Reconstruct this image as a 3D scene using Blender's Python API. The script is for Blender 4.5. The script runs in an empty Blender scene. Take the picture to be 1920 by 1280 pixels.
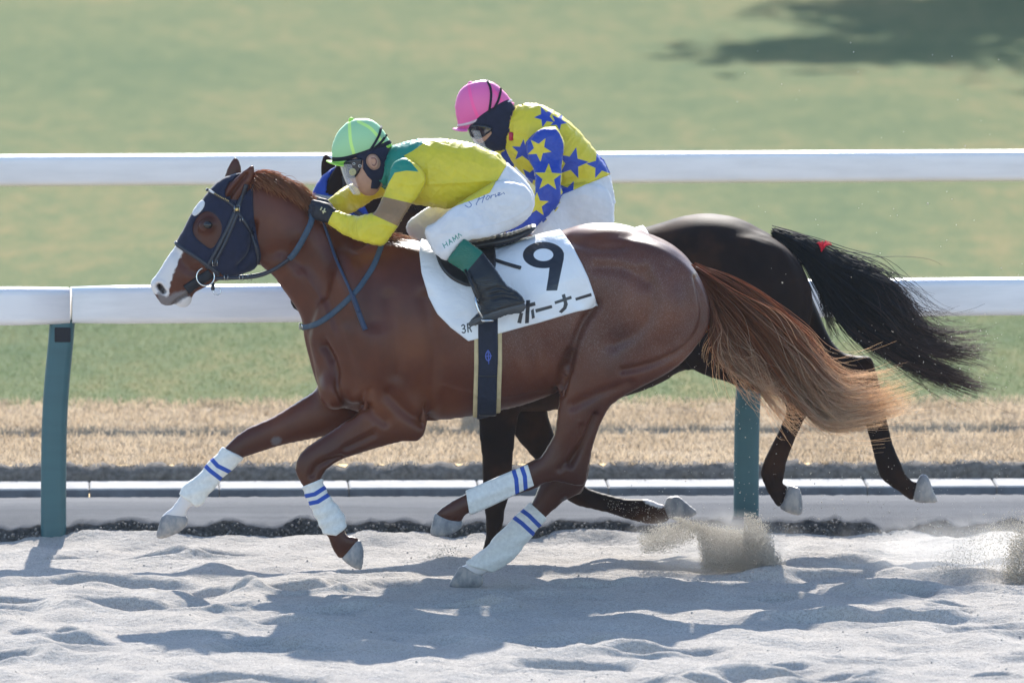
import bpy, math, random
import numpy as np
from mathutils import Vector, Matrix
from mathutils.bvhtree import BVHTree
random.seed(7)
RNG = np.random.default_rng(11)
SC = bpy.context.scene
COL = SC.collection
R = math.radians

# ------------------------------------------------------------------ camera
CAM_Y, CAM_Z, PITCH = -60.0, 6.33, R(5.0)
FPX = 430.0 * 60.0 / math.cos(PITCH)          # focal length in photograph pixels (1920 wide)
cam = bpy.data.cameras.new('camera')
cam.sensor_width = 36.0
cam.lens = FPX * 36.0 / 1920.0
cam.clip_start, cam.clip_end = 1.0, 3000.0
cam.dof.use_dof = True
cam.dof.focus_distance = 60.1
cam.dof.aperture_fstop = 3.9
camo = bpy.data.objects.new('camera', cam)
COL.objects.link(camo)
camo.location = (0, CAM_Y, CAM_Z)
camo.rotation_euler = (math.pi / 2 - PITCH, 0, 0)
SC.camera = camo

# ------------------------------------------------------------------ light
SUN_EL, SUN_AZ = R(35.0), R(3.0)               # behind the horses, a touch to the right
w = bpy.data.worlds.new('World')
SC.world = w
w.use_nodes = True
nt = w.node_tree
sky = nt.nodes.new('ShaderNodeTexSky')
sky.sky_type = 'NISHITA'
sky.sun_disc = False
sky.sun_elevation = SUN_EL
sky.sun_rotation = SUN_AZ
sky.air_density = 1.0
sky.dust_density = 0.6
sky.ozone_density = 2.2
nt.links.new(sky.outputs[0], nt.nodes['Background'].inputs[0])
nt.nodes['Background'].inputs[1].default_value = 0.15
sun = bpy.data.lights.new('sun', 'SUN')
sun.energy = 4.4
sun.angle = R(0.55)
sun.color = (1.0, 0.95, 0.88)
suno = bpy.data.objects.new('sun', sun)
COL.objects.link(suno)
to_sun = Vector((math.sin(SUN_AZ) * math.cos(SUN_EL), math.cos(SUN_AZ) * math.cos(SUN_EL), math.sin(SUN_EL)))
suno.rotation_euler = to_sun.to_track_quat('Z', 'Y').to_euler()
suno.location = (0, 30, 30)

SC.view_settings.view_transform = 'Standard'
SC.view_settings.look = 'None'
SC.view_settings.gamma = 1.0
SC.view_settings.use_curve_mapping = False
SC.view_settings.exposure = 1.12
SC.cycles.use_denoising = True
SC.cycles.max_bounces = 8
SC.cycles.transparent_max_bounces = 12
SC.cycles.volume_bounces = 1
SC.cycles.caustics_reflective = False
SC.cycles.caustics_refractive = False

# ------------------------------------------------------------------ pixel <-> world
_c, _s = math.cos(PITCH), math.sin(PITCH)
def P(px, py, Y=0.0):
    """world point that the photograph shows at (px, py) when it lies at depth Y"""
    a, b = px - 960.0, 640.0 - py
    dx, dy, dz = a, FPX * _c + b * _s, -FPX * _s + b * _c
    t = (Y - CAM_Y) / dy
    return Vector((dx * t, Y, CAM_Z + dz * t))
def Pn(px, py, Y):
    px, py, Y = np.asarray(px, float), np.asarray(py, float), np.asarray(Y, float)
    b = 640.0 - py
    dy = FPX * _c + b * _s
    t = (Y - CAM_Y) / dy
    return np.stack([(px - 960.0) * t, Y + 0 * px, CAM_Z + (-FPX * _s + b * _c) * t], -1)
def proj(V):
    x, y, z = V[:, 0], V[:, 1] - CAM_Y, V[:, 2] - CAM_Z
    f = y * _c - z * _s
    u = y * _s + z * _c
    return np.stack([960.0 + FPX * x / f, 640.0 - FPX * u / f], -1)
def ray(px, py):
    d = P(px, py, 0) - camo.location
    return Vector(camo.location), d.normalized()

# ------------------------------------------------------------------ objects
def tag(o, label=None, cat=None, group=None, kind=None):
    if label: o['label'] = label
    if cat: o['category'] = cat
    if group: o['group'] = group
    if kind: o['kind'] = kind
    return o
def empty(name, loc, label, cat, group=None):
    o = bpy.data.objects.new(name, None)
    COL.objects.link(o)
    o.location = loc
    o.empty_display_size = 0.1
    return tag(o, label, cat, group)
def link(name, me, mat, parent=None, smooth=True):
    if mat is not None: me.materials.append(mat)
    if smooth: me.polygons.foreach_set('use_smooth', np.ones(len(me.polygons), bool))
    o = bpy.data.objects.new(name, me)
    COL.objects.link(o)
    if parent is not None:
        o.parent = parent
        root = parent
        off = Vector((0, 0, 0))
        while root is not None:
            off += root.location
            root = root.parent
        o.location = -off
    return o
def mesh(name, V, F, mat, parent=None, smooth=True, attrs=None):
    """V (N,3) array, F an (M,k) array or a list of index lists"""
    me = bpy.data.meshes.new(name)
    V = np.asarray(V, np.float32)
    if isinstance(F, np.ndarray) and F.ndim == 2:
        k = F.shape[1]
        me.vertices.add(len(V)); me.vertices.foreach_set('co', V.ravel())
        me.loops.add(F.size); me.loops.foreach_set('vertex_index', F.astype(np.int32).ravel())
        me.polygons.add(len(F))
        me.polygons.foreach_set('loop_start', np.arange(0, F.size, k, dtype=np.int32))
        me.update(calc_edges=True)
    else:
        me.from_pydata(V.tolist(), [], [list(f) for f in F])
        me.update()
    for n, a in (attrs or {}).items():
        a = np.asarray(a, np.float32)
        if a.ndim == 1:
            at = me.attributes.new(n, 'FLOAT', 'POINT'); at.data.foreach_set('value', a)
        else:
            at = me.attributes.new(n, 'FLOAT_VECTOR', 'POINT'); at.data.foreach_set('vector', a.ravel())
    return link(name, me, mat, parent, smooth)
class MB:
    """collects simple shapes into one mesh"""
    def __init__(s): s.v = []; s.f = []
    def add(s, V, F):
        b = len(s.v)
        s.v += [tuple(map(float, p)) for p in V]
        s.f += [[i + b for i in f] for f in F]
        return s
    def box(s, c, size, rz=0.0, bev=0.0):
        hx, hy, hz = [q / 2 for q in size]
        cr, sr = math.cos(rz), math.sin(rz)
        if bev <= 0:
            pts = [(x, y, z) for z in (-hz, hz) for x, y in ((-hx, -hy), (hx, -hy), (hx, hy), (-hx, hy))]
            F = [(3, 2, 1, 0), (4, 5, 6, 7), (0, 1, 5, 4), (1, 2, 6, 5), (2, 3, 7, 6), (3, 0, 4, 7)]
        else:
            b = bev
            pts = []
            for z, k in ((-hz, 1), (-hz + b, 0), (hz - b, 0), (hz, 1)):
                for x, y in ((-hx, -hy), (hx, -hy), (hx, hy), (-hx, hy)):
                    pts.append((x - math.copysign(b * k, x), y - math.copysign(b * k, y), z))
            F = [(3, 2, 1, 0), (12, 13, 14, 15)]
            for l in range(3):
                for i in range(4):
                    j = (i + 1) % 4
                    F.append((l * 4 + i, l * 4 + j, l * 4 + 4 + j, l * 4 + 4 + i))
        s.add([(c[0] + x * cr - y * sr, c[1] + x * sr + y * cr, c[2] + z) for x, y, z in pts], F)
        return s
    def tube(s, pts, rad, n=8, closed=False):
        pts = [Vector(p) for p in pts]
        m = len(pts)
        rr = rad if hasattr(rad, '__len__') else [rad] * m
        V = []; F = []
        up = None
        for i, p in enumerate(pts):
            a = pts[(i - 1) % m] if (closed or i > 0) else p
            b = pts[(i + 1) % m] if (closed or i < m - 1) else p
            t = (b - a).normalized()
            if up is None:
                up = Vector((0, 0, 1)) if abs(t.z) < 0.9 else Vector((1, 0, 0))
            e1 = (up - t * up.dot(t)).normalized(); up = e1
            e2 = t.cross(e1)
            for k in range(n):
                q = 2 * math.pi * k / n
                V.append(p + (e1 * math.cos(q) + e2 * math.sin(q)) * rr[i])
        for i in range(m if closed else m - 1):
            j = (i + 1) % m
            for k in range(n):
                l = (k + 1) % n
                F.append((i * n + k, i * n + l, j * n + l, j * n + k))
        if not closed:
            F.append(tuple(range(n))[::-1]); F.append(tuple((m - 1) * n + k for k in range(n)))
        return s.add(V, F)
    def ribbon(s, pts, nrm, width, thick):
        """strap with a rectangular section lying on the surface whose normals are given"""
        pts = [Vector(p) for p in pts]; m = len(pts)
        ww = width if hasattr(width, '__len__') else [width] * m
        V = []; F = []
        for i, p in enumerate(pts):
            t = (pts[min(i + 1, m - 1)] - pts[max(i - 1, 0)]).normalized()
            n = Vector(nrm[i]); n = (n - t * n.dot(t)).normalized()
            b = n.cross(t)
            for (u, q) in ((-.5, 0), (-.42, 1), (.42, 1), (.5, 0)):
                V.append(p + b * (u * ww[i]) + n * (q * thick))
        for i in range(m - 1):
            for k in range(4):
                l = (k + 1) % 4
                F.append((i * 4 + k, i * 4 + l, i * 4 + 4 + l, i * 4 + 4 + k))
        F.append((3, 2, 1, 0)); F.append(tuple((m - 1) * 4 + k for k in range(4)))
        return s.add(V, F)
    def build(s, name, mat, parent=None, smooth=True):
        return mesh(name, np.array(s.v), s.f, mat, parent, smooth)

# ------------------------------------------------------------------ curves
def catmull(pts, sub=4, closed=False):
    pts = np.asarray(pts, float)
    n = len(pts)
    out = []
    for i in range(n if closed else n - 1):
        if closed:
            p0, p1, p2, p3 = pts[i - 1], pts[i], pts[(i + 1) % n], pts[(i + 2) % n]
        else:
            p0, p1, p2, p3 = pts[max(i - 1, 0)], pts[i], pts[i + 1], pts[min(i + 2, n - 1)]
        for k in range(sub):
            t = k / sub
            out.append(0.5 * (2 * p1 + (p2 - p0) * t + (2 * p0 - 5 * p1 + 4 * p2 - p3) * t * t + (3 * p1 - p0 - 3 * p2 + p3) * t ** 3))
    if not closed: out.append(pts[-1])
    return np.array(out)
def poly_sdf(poly, X, Z):
    """signed distance to a closed polygon, positive inside"""
    d2 = np.full(X.shape, 1e18)
    ins = np.zeros(X.shape, bool)
    n = len(poly)
    for i in range(n):
        ax, az = poly[i]; bx, bz = poly[(i + 1) % n]
        ex, ez = bx - ax, bz - az
        l = ex * ex + ez * ez + 1e-18
        t = np.clip(((X - ax) * ex + (Z - az) * ez) / l, 0, 1)
        d2 = np.minimum(d2, (X - ax - t * ex) ** 2 + (Z - az - t * ez) ** 2)
        if az != bz:
            c = ((az > Z) != (bz > Z)) & (X < (bx - ax) * (Z - az) / (bz - az) + ax)
            ins ^= c
    return np.where(ins, 1, -1) * np.sqrt(d2)
def line_dist(pl, X, Z):
    d2 = np.full(X.shape, 1e18)
    for i in range(len(pl) - 1):
        ax, az = pl[i]; ex, ez = pl[i + 1][0] - ax, pl[i + 1][1] - az
        t = np.clip(((X - ax) * ex + (Z - az) * ez) / (ex * ex + ez * ez + 1e-18), 0, 1)
        d2 = np.minimum(d2, (X - ax - t * ex) ** 2 + (Z - az - t * ez) ** 2)
    return np.sqrt(d2)

# ------------------------------------------------------------------ bodies as smooth-blended solids
def poisson(mask, res):
    levels = [mask]
    while min(levels[-1].shape) > 24:
        m = levels[-1]
        a, b = (m.shape[0] + 1) // 2 * 2, (m.shape[1] + 1) // 2 * 2
        q = np.zeros((a, b), bool); q[:m.shape[0], :m.shape[1]] = m
        levels.append(q[::2, ::2] & q[1::2, 1::2] | q[::2, 1::2] & q[1::2, ::2])
    u = None
    for l in range(len(levels) - 1, -1, -1):
        m = levels[l]; hh = (res * 2 ** l) ** 2
        if u is None: u = np.zeros(m.shape)
        else: u = np.repeat(np.repeat(u, 2, 0), 2, 1)[:m.shape[0], :m.shape[1]] * m
        for _ in range(300 if l == len(levels) - 1 else 70):
            p = np.pad(u, 1)
            u = (p[:-2, 1:-1] + p[2:, 1:-1] + p[1:-1, :-2] + p[1:-1, 2:] + 2 * hh) * 0.25 * m
    return u
def shep(ctrl, px, py):
    """depth at a pixel, interpolated between control points (px, py, y)"""
    if not hasattr(ctrl, '__len__'): return np.full(np.shape(px), float(ctrl))
    num = 0; den = 0
    for (a, b, y) in ctrl:
        wq = 1.0 / (((px - a) ** 2 + (py - b) ** 2) + 60.0) ** 1.6
        num = num + wq * y; den = den + wq
    return num / den
class Field:
    def __init__(s, Yb, px0, px1, py0, py1, hw, res):
        s.Yb, s.res = Yb, res
        a, b = P(px0, py1, Yb), P(px1, py0, Yb)
        s.x = np.arange(a.x, b.x, res); s.z = np.arange(a.z, b.z, res); s.y = np.arange(Yb - hw, Yb + hw, res)
        s.F = np.full((len(s.x), len(s.y), len(s.z)), 0.2, np.float32)
        s.ID = np.zeros(s.F.shape, np.uint8)
    def _box(s, x0, x1, z0, z1, m=0.06):
        i0 = max(np.searchsorted(s.x, x0 - m), 0); i1 = min(np.searchsorted(s.x, x1 + m), len(s.x))
        k0 = max(np.searchsorted(s.z, z0 - m), 0); k1 = min(np.searchsorted(s.z, z1 + m), len(s.z))
        return i0, i1, k0, k1
    def _merge(s, sl, B, k, pid, sub=False):
        A = s.F[sl]
        B = B.astype(np.float32)
        if sub:
            h = np.clip(0.5 - 0.5 * (A + B) / k, 0, 1)
            s.F[sl] = A * (1 - h) - B * h + k * h * (1 - h)
            return
        idv = s.ID[sl]; idv[B < A] = pid
        if k > 0:
            h = np.clip(0.5 + 0.5 * (B - A) / k, 0, 1)
            s.F[sl] = B * (1 - h) + A * h - k * h * (1 - h)
        else: s.F[sl] = np.minimum(A, B)
    def outline(s, pts, yc=0.0, sc=1.0, cap=None, k=0.025, pid=1, sub=4, dx=0, dy=0, smooth=True):
        pts = [(p[0] + dx, p[1] + dy) for p in pts]
        if hasattr(yc, '__len__'): yc = [(a + dx, b + dy, y) for a, b, y in yc]
        q = catmull(pts, sub, True) if smooth else np.array(pts, float)
        W = Pn(q[:, 0], q[:, 1], s.Yb + shep(yc, q[:, 0], q[:, 1]))
        poly = W[:, [0, 2]]
        i0, i1, k0, k1 = s._box(poly[:, 0].min(), poly[:, 0].max(), poly[:, 1].min(), poly[:, 1].max())
        X, Z = np.meshgrid(s.x[i0:i1], s.z[k0:k1], indexing='ij')
        d = poly_sdf(poly, X, Z)
        u = poisson(d > -s.res, s.res)
        h = sc * np.sqrt(np.maximum(u, 0))
        if cap: h = cap * np.tanh(h / cap)
        gx, gz = np.gradient(h, s.res)
        g = np.sqrt(1 + np.minimum(gx * gx + gz * gz, 30.0))
        pp = proj(np.stack([X.ravel(), np.full(X.size, s.Yb), Z.ravel()], -1))
        ycg = shep(yc, pp[:, 0], pp[:, 1]).reshape(X.shape) + s.Yb
        h = h.astype(np.float32); g = g.astype(np.float32); d = d.astype(np.float32)
        dyy = np.abs(s.y[None, :, None].astype(np.float32) - ycg[:, None, :].astype(np.float32))
        Fi = np.maximum((dyy - h[:, None, :]) / g[:, None, :], -d[:, None, :])
        Fo = np.sqrt(d[:, None, :] ** 2 + dyy ** 2)
        B = np.where(d[:, None, :] > 0, Fi, Fo)
        s._merge((slice(i0, i1), slice(None), slice(k0, k1)), B, k, pid)
        return s
    def chain(s, pts, rad, k=0.015, pid=1, sub=False, yscale=1.0):
        """round tapered chain; pts world coordinates"""
        pts = np.array([tuple(p) for p in pts], float); rad = np.array(rad, float)
        m = rad.max()
        i0, i1, k0, k1 = s._box(pts[:, 0].min() - m, pts[:, 0].max() + m, pts[:, 2].min() - m, pts[:, 2].max() + m, 0.04)
        X = s.x[i0:i1][:, None, None].astype(np.float32); Y = s.y[None, :, None].astype(np.float32); Z = s.z[k0:k1][None, None, :].astype(np.float32)
        B = np.full((i1 - i0, len(s.y), k1 - k0), 9.0)
        for i in range(max(1, len(pts) - 1)):
            a = pts[i]; b = pts[min(i + 1, len(pts) - 1)]; ra, rb = rad[i], rad[min(i + 1, len(rad) - 1)]
            e = b - a; l = (e * e).sum() + 1e-12
            t = np.clip(((X - a[0]) * e[0] + (Y - a[1]) * e[1] + (Z - a[2]) * e[2]) / l, 0, 1)
            dd = np.sqrt((X - a[0] - t * e[0]) ** 2 + ((Y - a[1] - t * e[1]) / yscale) ** 2 + (Z - a[2] - t * e[2]) ** 2) - (ra + (rb - ra) * t)
            B = np.minimum(B, dd)
        s._merge((slice(i0, i1), slice(None), slice(k0, k1)), B, k, pid, sub)
        return s
    def ellipsoid(s, c, rad, rot=None, k=0.01, pid=1, sub=False):
        c = np.array(tuple(c)); rad = np.array(rad, float); m = rad.max()
        i0, i1, k0, k1 = s._box(c[0] - m, c[0] + m, c[2] - m, c[2] + m, 0.04)
        X, Y, Z = np.meshgrid(s.x[i0:i1] - c[0], s.y - c[1], s.z[k0:k1] - c[2], indexing='ij')
        if rot is not None:
            M = np.array(rot.transposed())
            X, Y, Z = (M[0, 0] * X + M[0, 1] * Y + M[0, 2] * Z, M[1, 0] * X + M[1, 1] * Y + M[1, 2] * Z, M[2, 0] * X + M[2, 1] * Y + M[2, 2] * Z)
        q0 = np.sqrt((X / rad[0]) ** 2 + (Y / rad[1]) ** 2 + (Z / rad[2]) ** 2)
        q1 = np.sqrt((X / rad[0] ** 2) ** 2 + (Y / rad[1] ** 2) ** 2 + (Z / rad[2] ** 2) ** 2) + 1e-9
        s._merge((slice(i0, i1), slice(None), slice(k0, k1)), q0 * (q0 - 1) / q1, k, pid, sub)
        return s
    def surface(s, its=6):
        F = s.F
        b = F < 0
        n = np.zeros((F.shape[0] - 1, F.shape[1] - 1, F.shape[2] - 1), np.int8)
        for i in (0, 1):
            for j in (0, 1):
                for k in (0, 1):
                    n += b[i:b.shape[0] - 1 + i, j:b.shape[1] - 1 + j, k:b.shape[2] - 1 + k]
        act = (n > 0) & (n < 8)
        I, J, K = np.nonzero(act)
        idx = np.full(n.shape, -1, np.int32); idx[I, J, K] = np.arange(len(I))
        cs = [(i, j, k) for i in (0, 1) for j in (0, 1) for k in (0, 1)]
        val = np.stack([F[I + i, J + j, K + k] for i, j, k in cs], -1)
        acc = np.zeros((len(I), 3)); cnt = np.zeros(len(I))
        for a in range(8):
            for ax, st in ((0, 4), (1, 2), (2, 1)):
                if cs[a][ax] == 0:
                    bb = a + st
                    va, vb = val[:, a], val[:, bb]
                    m = (va < 0) != (vb < 0)
                    t = np.where(m, va / np.where(m, va - vb, 1), 0)
                    p = np.tile(np.array(cs[a], float), (len(I), 1)); p[:, ax] += t
                    acc += p * m[:, None]; cnt += m
        V = acc / cnt[:, None] + np.stack([I, J, K], -1)
        ids = s.ID[np.clip(np.rint(V[:, 0]).astype(int), 0, F.shape[0] - 1), np.clip(np.rint(V[:, 1]).astype(int), 0, F.shape[1] - 1), np.clip(np.rint(V[:, 2]).astype(int), 0, F.shape[2] - 1)]
        V = V * s.res + np.array([s.x[0], s.y[0], s.z[0]])
        Q = []
        for ax in range(3):
            o1, o2 = [(1, 2), (2, 0), (0, 1)][ax]
            A = np.take(b, range(0, b.shape[ax] - 1), ax); B = np.take(b, range(1, b.shape[ax]), ax)
            X = np.argwhere(A != B)
            X = X[(X[:, o1] > 0) & (X[:, o2] > 0) & (X[:, o1] < n.shape[o1]) & (X[:, o2] < n.shape[o2])]
            inn = b[X[:, 0], X[:, 1], X[:, 2]]
            c = []
            for d1, d2 in ((0, 0), (1, 0), (1, 1), (0, 1)):
                Y = X.copy(); Y[:, o1] -= d1; Y[:, o2] -= d2
                c.append(idx[Y[:, 0], Y[:, 1], Y[:, 2]])
            q = np.stack(c, -1)
            q[~inn] = q[~inn][:, ::-1]
            Q.append(q)
        Q = np.concatenate(Q)
        V = smooth(V, Q, its)
        return V, Q, ids
def smooth(V, Q, its, taubin=True, lam=0.5, wt=None):
    E = np.concatenate([Q[:, [i, (i + 1) % Q.shape[1]]] for i in range(Q.shape[1])])
    n = len(V)
    deg = np.bincount(E.ravel(), minlength=n).astype(float); deg[deg == 0] = 1
    V = V.copy()
    for it in range(its):
        for l in ((lam, -lam - 0.02) if taubin else (lam,)):
            D = np.stack([np.bincount(E[:, 0], V[E[:, 1], a], n) + np.bincount(E[:, 1], V[E[:, 0], a], n) for a in range(3)], -1) / deg[:, None] - V
            V += l * D if wt is None else l * D * wt[:, None]
    return V
def normals(V, Q):
    a = V[Q[:, 2]] - V[Q[:, 0]]; b = V[Q[:, 3 if Q.shape[1] > 3 else 1]] - V[Q[:, 1 if Q.shape[1] > 3 else 0]]
    if Q.shape[1] == 3: a, b = V[Q[:, 1]] - V[Q[:, 0]], V[Q[:, 2]] - V[Q[:, 0]]
    f = np.cross(a, b)
    N = np.stack([np.bincount(Q.ravel(), np.repeat(f[:, c], Q.shape[1]), len(V)) for c in range(3)], -1)
    return N / (np.linalg.norm(N, axis=1)[:, None] + 1e-12)
def subdivide(V, Q):
    E = np.sort(np.concatenate([Q[:, [i, (i + 1) % 4]] for i in range(4)]), 1)
    key, fi, inv = np.unique(E[:, 0].astype(np.int64) * len(V) + E[:, 1], return_index=True, return_inverse=True)
    ue = E[fi]; inv = inv.reshape(4, -1)
    n, e = len(V), len(ue)
    V2 = np.concatenate([V, V[ue].mean(1), V[Q].mean(1)])
    c = n + e + np.arange(len(Q))
    Q2 = np.concatenate([np.stack([Q[:, i], n + inv[i], c, n + inv[i - 1]], -1) for i in range(4)])
    return V2, Q2
PXM = 430.0
def shell(name, S, sdf, mat, parent, off=0.004, thick=0.006, vmask=None, sub=0, relief=None, attrs=None, label=None, maxout=6.0, flat=0):
    """a worn layer: the piece of surface S=(V,Q) whose pixels lie inside sdf, lifted off the body and given a rim"""
    V, Q = S[0], S[1]
    N = S[2] if len(S) > 2 and S[2] is not None else normals(V, Q)
    pp = proj(V)
    d = sdf(pp)
    if vmask is not None: d = np.where(vmask, d, -99.0)
    keep = (d[Q] > 0).any(1) & (d[Q] > -maxout).all(1)
    q = Q[keep]
    use, qi = np.unique(q, return_inverse=True); qi = qi.reshape(q.shape)
    v = V[use].copy(); nn = N[use]
    for _ in range(sub):
        k = len(v)
        v2, q2 = subdivide(v, qi); n2, _ = subdivide(nn, qi)
        v, qi, nn = v2, q2, n2 / (np.linalg.norm(n2, axis=1)[:, None] + 1e-9)
        dd = sdf(proj(v)); kp = (dd[qi] > 0).any(1); q = qi[kp]
        use, qi = np.unique(q, return_inverse=True); qi = qi.reshape(q.shape); v = v[use]; nn = nn[use]
    for _ in range(2):
        p = proj(v); dd = sdf(p); e = 0.7
        g = np.stack([(sdf(p + [e, 0]) - dd) / e, (sdf(p + [0, e]) - dd) / e], -1)
        g /= (np.linalg.norm(g, axis=1)[:, None] + 1e-9)
        m = dd < 0
        v[m, 0] += (-dd[m] * g[m, 0]) / PXM; v[m, 2] -= (-dd[m] * g[m, 1]) / PXM
    if flat: v = smooth(v, qi, flat, False)
    dd = sdf(proj(v))
    o = off + thick * np.clip(0.35 + dd / 3.0, 0, 1)
    if relief is not None: o = o + relief(v, nn)
    v = v + nn * o[:, None]
    E = np.concatenate([qi[:, [i, (i + 1) % 4]] for i in range(4)])
    key = np.sort(E, 1).astype(np.int64); _, inv, cnt = np.unique(key[:, 0] * len(v) + key[:, 1], return_inverse=True, return_counts=True)
    be = E[cnt[inv.ravel()] == 1]
    bv, bi = np.unique(be, return_inverse=True); bi = bi.reshape(be.shape) + len(v)
    v2 = np.concatenate([v, v[bv] - nn[bv] * (off + thick + 0.006)])
    rim = np.stack([be[:, 1], be[:, 0], bi[:, 0], bi[:, 1]], -1)
    q2 = np.concatenate([qi, rim])
    at = {}
    if attrs:
        pv = proj(v2)
        for kx, fn in attrs.items(): at[kx] = fn(pv, v2)
    ob = mesh(name, v2, q2, mat, parent, True, at)
    if label: ob['label'] = label
    ob['_s'] = 0
    del ob['_s']
    return ob, (v2, q2)
def near_eval(pts, fn, p, m):
    # evaluate only near the shape; far pixels are simply outside
    lo, hi = pts.min(0) - m, pts.max(0) + m
    k = (p[:, 0] > lo[0]) & (p[:, 0] < hi[0]) & (p[:, 1] > lo[1]) & (p[:, 1] < hi[1])
    out = np.full(len(p), -50.0)
    if k.any(): out[k] = fn(p[k, 0], p[k, 1])
    return out
def psd(pts, smoothit=0):
    poly = catmull(pts, smoothit, True) if smoothit else np.array(pts, float)
    return lambda p: near_eval(poly, lambda x, y: poly_sdf(poly, x, y), p, 14)
def psl(pl, width, sub=6):
    q = catmull(pl, sub)
    return lambda p: near_eval(q, lambda x, y: width / 2 - line_dist(q, x, y), p, width + 14)
def bvh_of(*S):
    vs = []; fs = []
    for V, Q in [s[:2] for s in S]:
        b = len(vs); vs += V.tolist(); fs += (Q + b).tolist()
    return BVHTree.FromPolygons(vs, fs)
def hit(bvh, px, py, lift=0.0, Yf=0.0):
    o, d = ray(px, py)
    h = bvh.ray_cast(o, d)
    if h[0] is None: return P(px, py, Yf), Vector((0, -1, 0))
    n = h[1] if h[1].dot(d) < 0 else -h[1]
    return h[0] + n * lift, n
def strap(mb, bvh, pl, wpx, thick=0.005, sub=5, lift=0.001, Yf=0.0):
    q = catmull(pl, sub)
    H = [hit(bvh, a, b, lift, Yf) for a, b in q]
    pts = [h[0] for h in H]; nr = [h[1] for h in H]
    for _ in range(2):
        pts = [pts[0]] + [(pts[i - 1] + pts[i] * 2 + pts[i + 1]) / 4 for i in range(1, len(pts) - 1)] + [pts[-1]]
        nr = [nr[0]] + [(nr[i - 1] + nr[i] * 2 + nr[i + 1]) / 4 for i in range(1, len(nr) - 1)] + [nr[-1]]
    mb.ribbon(pts, nr, wpx / PXM, thick)
    return mb

# ------------------------------------------------------------------ materials
def srgb(r, g, b):
    f = lambda c: ((c / 255) / 12.92 if c <= 10 else (((c / 255) + 0.055) / 1.055) ** 2.4)
    return (f(r), f(g), f(b))
class Mat:
    def __init__(s, name, rough=0.6, spec=0.4, sheen=0.0, **kw):
        s.m = bpy.data.materials.new(name); s.m.use_nodes = True
        s.t = s.m.node_tree; s.b = s.t.nodes['Principled BSDF']; s.out = s.t.nodes['Material Output']
        s.b.inputs['Roughness'].default_value = rough
        s.b.inputs['Specular IOR Level'].default_value = spec
        s.b.inputs['Sheen Weight'].default_value = sheen
        s.vec = None
        for k, v in kw.items(): s.b.inputs[k].default_value = v
    def n(s, typ, **kw):
        q = s.t.nodes.new(typ)
        for k, v in kw.items(): setattr(q, k, v)
        return q
    def l(s, a, b): s.t.links.new(a, b)
    def pos(s):
        if s.vec is None: s.vec = s.n('ShaderNodeNewGeometry').outputs['Position']
        return s.vec
    def noise(s, scale=10, detail=4, rough=0.55, stretch=None, dist=0.0):
        q = s.n('ShaderNodeTexNoise'); q.inputs['Scale'].default_value = scale
        q.inputs['Detail'].default_value = detail; q.inputs['Roughness'].default_value = rough; q.inputs['Distortion'].default_value = dist
        v = s.pos()
        if stretch:
            mp = s.n('ShaderNodeMapping'); mp.inputs['Scale'].default_value = stretch; s.l(v, mp.inputs[0]); v = mp.outputs[0]
        s.l(v, q.inputs['Vector'])
        return q.outputs['Fac']
    def ramp(s, fac, stops, interp='LINEAR'):
        q = s.n('ShaderNodeValToRGB'); e = q.color_ramp.elements; q.color_ramp.interpolation = interp
        while len(e) > len(stops): e.remove(e[-1])
        while len(e) < len(stops): e.new(0.5)
        for i, (p, c) in enumerate(stops):
            e[i].position = p; e[i].color = (*c, 1) if len(c) == 3 else c
        s.l(fac, q.inputs[0]); return q.outputs[0]
    def mix(s, fac, a, b, blend='MIX'):
        q = s.n('ShaderNodeMix', data_type='RGBA', blend_type=blend)
        for sock, v in ((q.inputs[0], fac), (q.inputs[6], a), (q.inputs[7], b)):
            if isinstance(v, (int, float)): sock.default_value = v
            elif isinstance(v, tuple): sock.default_value = (*v, 1)
            else: s.l(v, sock)
        return q.outputs[2]
    def attr(s, name):
        q = s.n('ShaderNodeAttribute', attribute_name=name); return q.outputs['Fac']
    def step(s, v, w=0.6, at=0.0):
        q = s.n('ShaderNodeMapRange'); q.inputs[1].default_value = at - w; q.inputs[2].default_value = at + w
        s.l(v, q.inputs[0]); return q.outputs[0]
    def math(s, op, a, b=0.0):
        q = s.n('ShaderNodeMath', operation=op)
        for sock, v in ((q.inputs[0], a), (q.inputs[1], b)):
            if isinstance(v, (int, float)): sock.default_value = v
            else: s.l(v, sock)
        return q.outputs[0]
    def color(s, c):
        if isinstance(c, tuple): s.b.inputs['Base Color'].default_value = (*c, 1)
        else: s.l(c, s.b.inputs['Base Color'])
        return s
    def bump(s, h, strength=0.3, dist=0.01):
        q = s.n('ShaderNodeBump'); q.inputs['Strength'].default_value = strength; q.inputs['Distance'].default_value = dist
        s.l(h, q.inputs['Height']); s.l(q.outputs[0], s.b.inputs['Normal']); return s
    def translucent(s, col, fac=0.3):
        tr = s.n('ShaderNodeBsdfTranslucent'); mx = s.n('ShaderNodeMixShader'); mx.inputs[0].default_value = fac
        if isinstance(col, tuple): tr.inputs[0].default_value = (*col, 1)
        else: s.l(col, tr.inputs[0])
        s.l(s.b.outputs[0], mx.inputs[1]); s.l(tr.outputs[0], mx.inputs[2]); s.l(mx.outputs[0], s.out.inputs[0]); return s
def flatmat(name, col, rough=0.6, spec=0.4, var=0.12, scale=30, bump=0.0, bscale=200, **kw):
    """plain material with a little tonal variation and fine relief"""
    M = Mat(name, rough, spec, **kw)
    n = M.noise(scale, 3)
    M.color(M.ramp(n, [(0.3, tuple(c * (1 - var) for c in col)), (0.7, tuple(min(1, c * (1 + var)) for c in col))]))
    if bump: M.bump(M.noise(bscale, 3), bump, 0.004)
    return M

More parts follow.
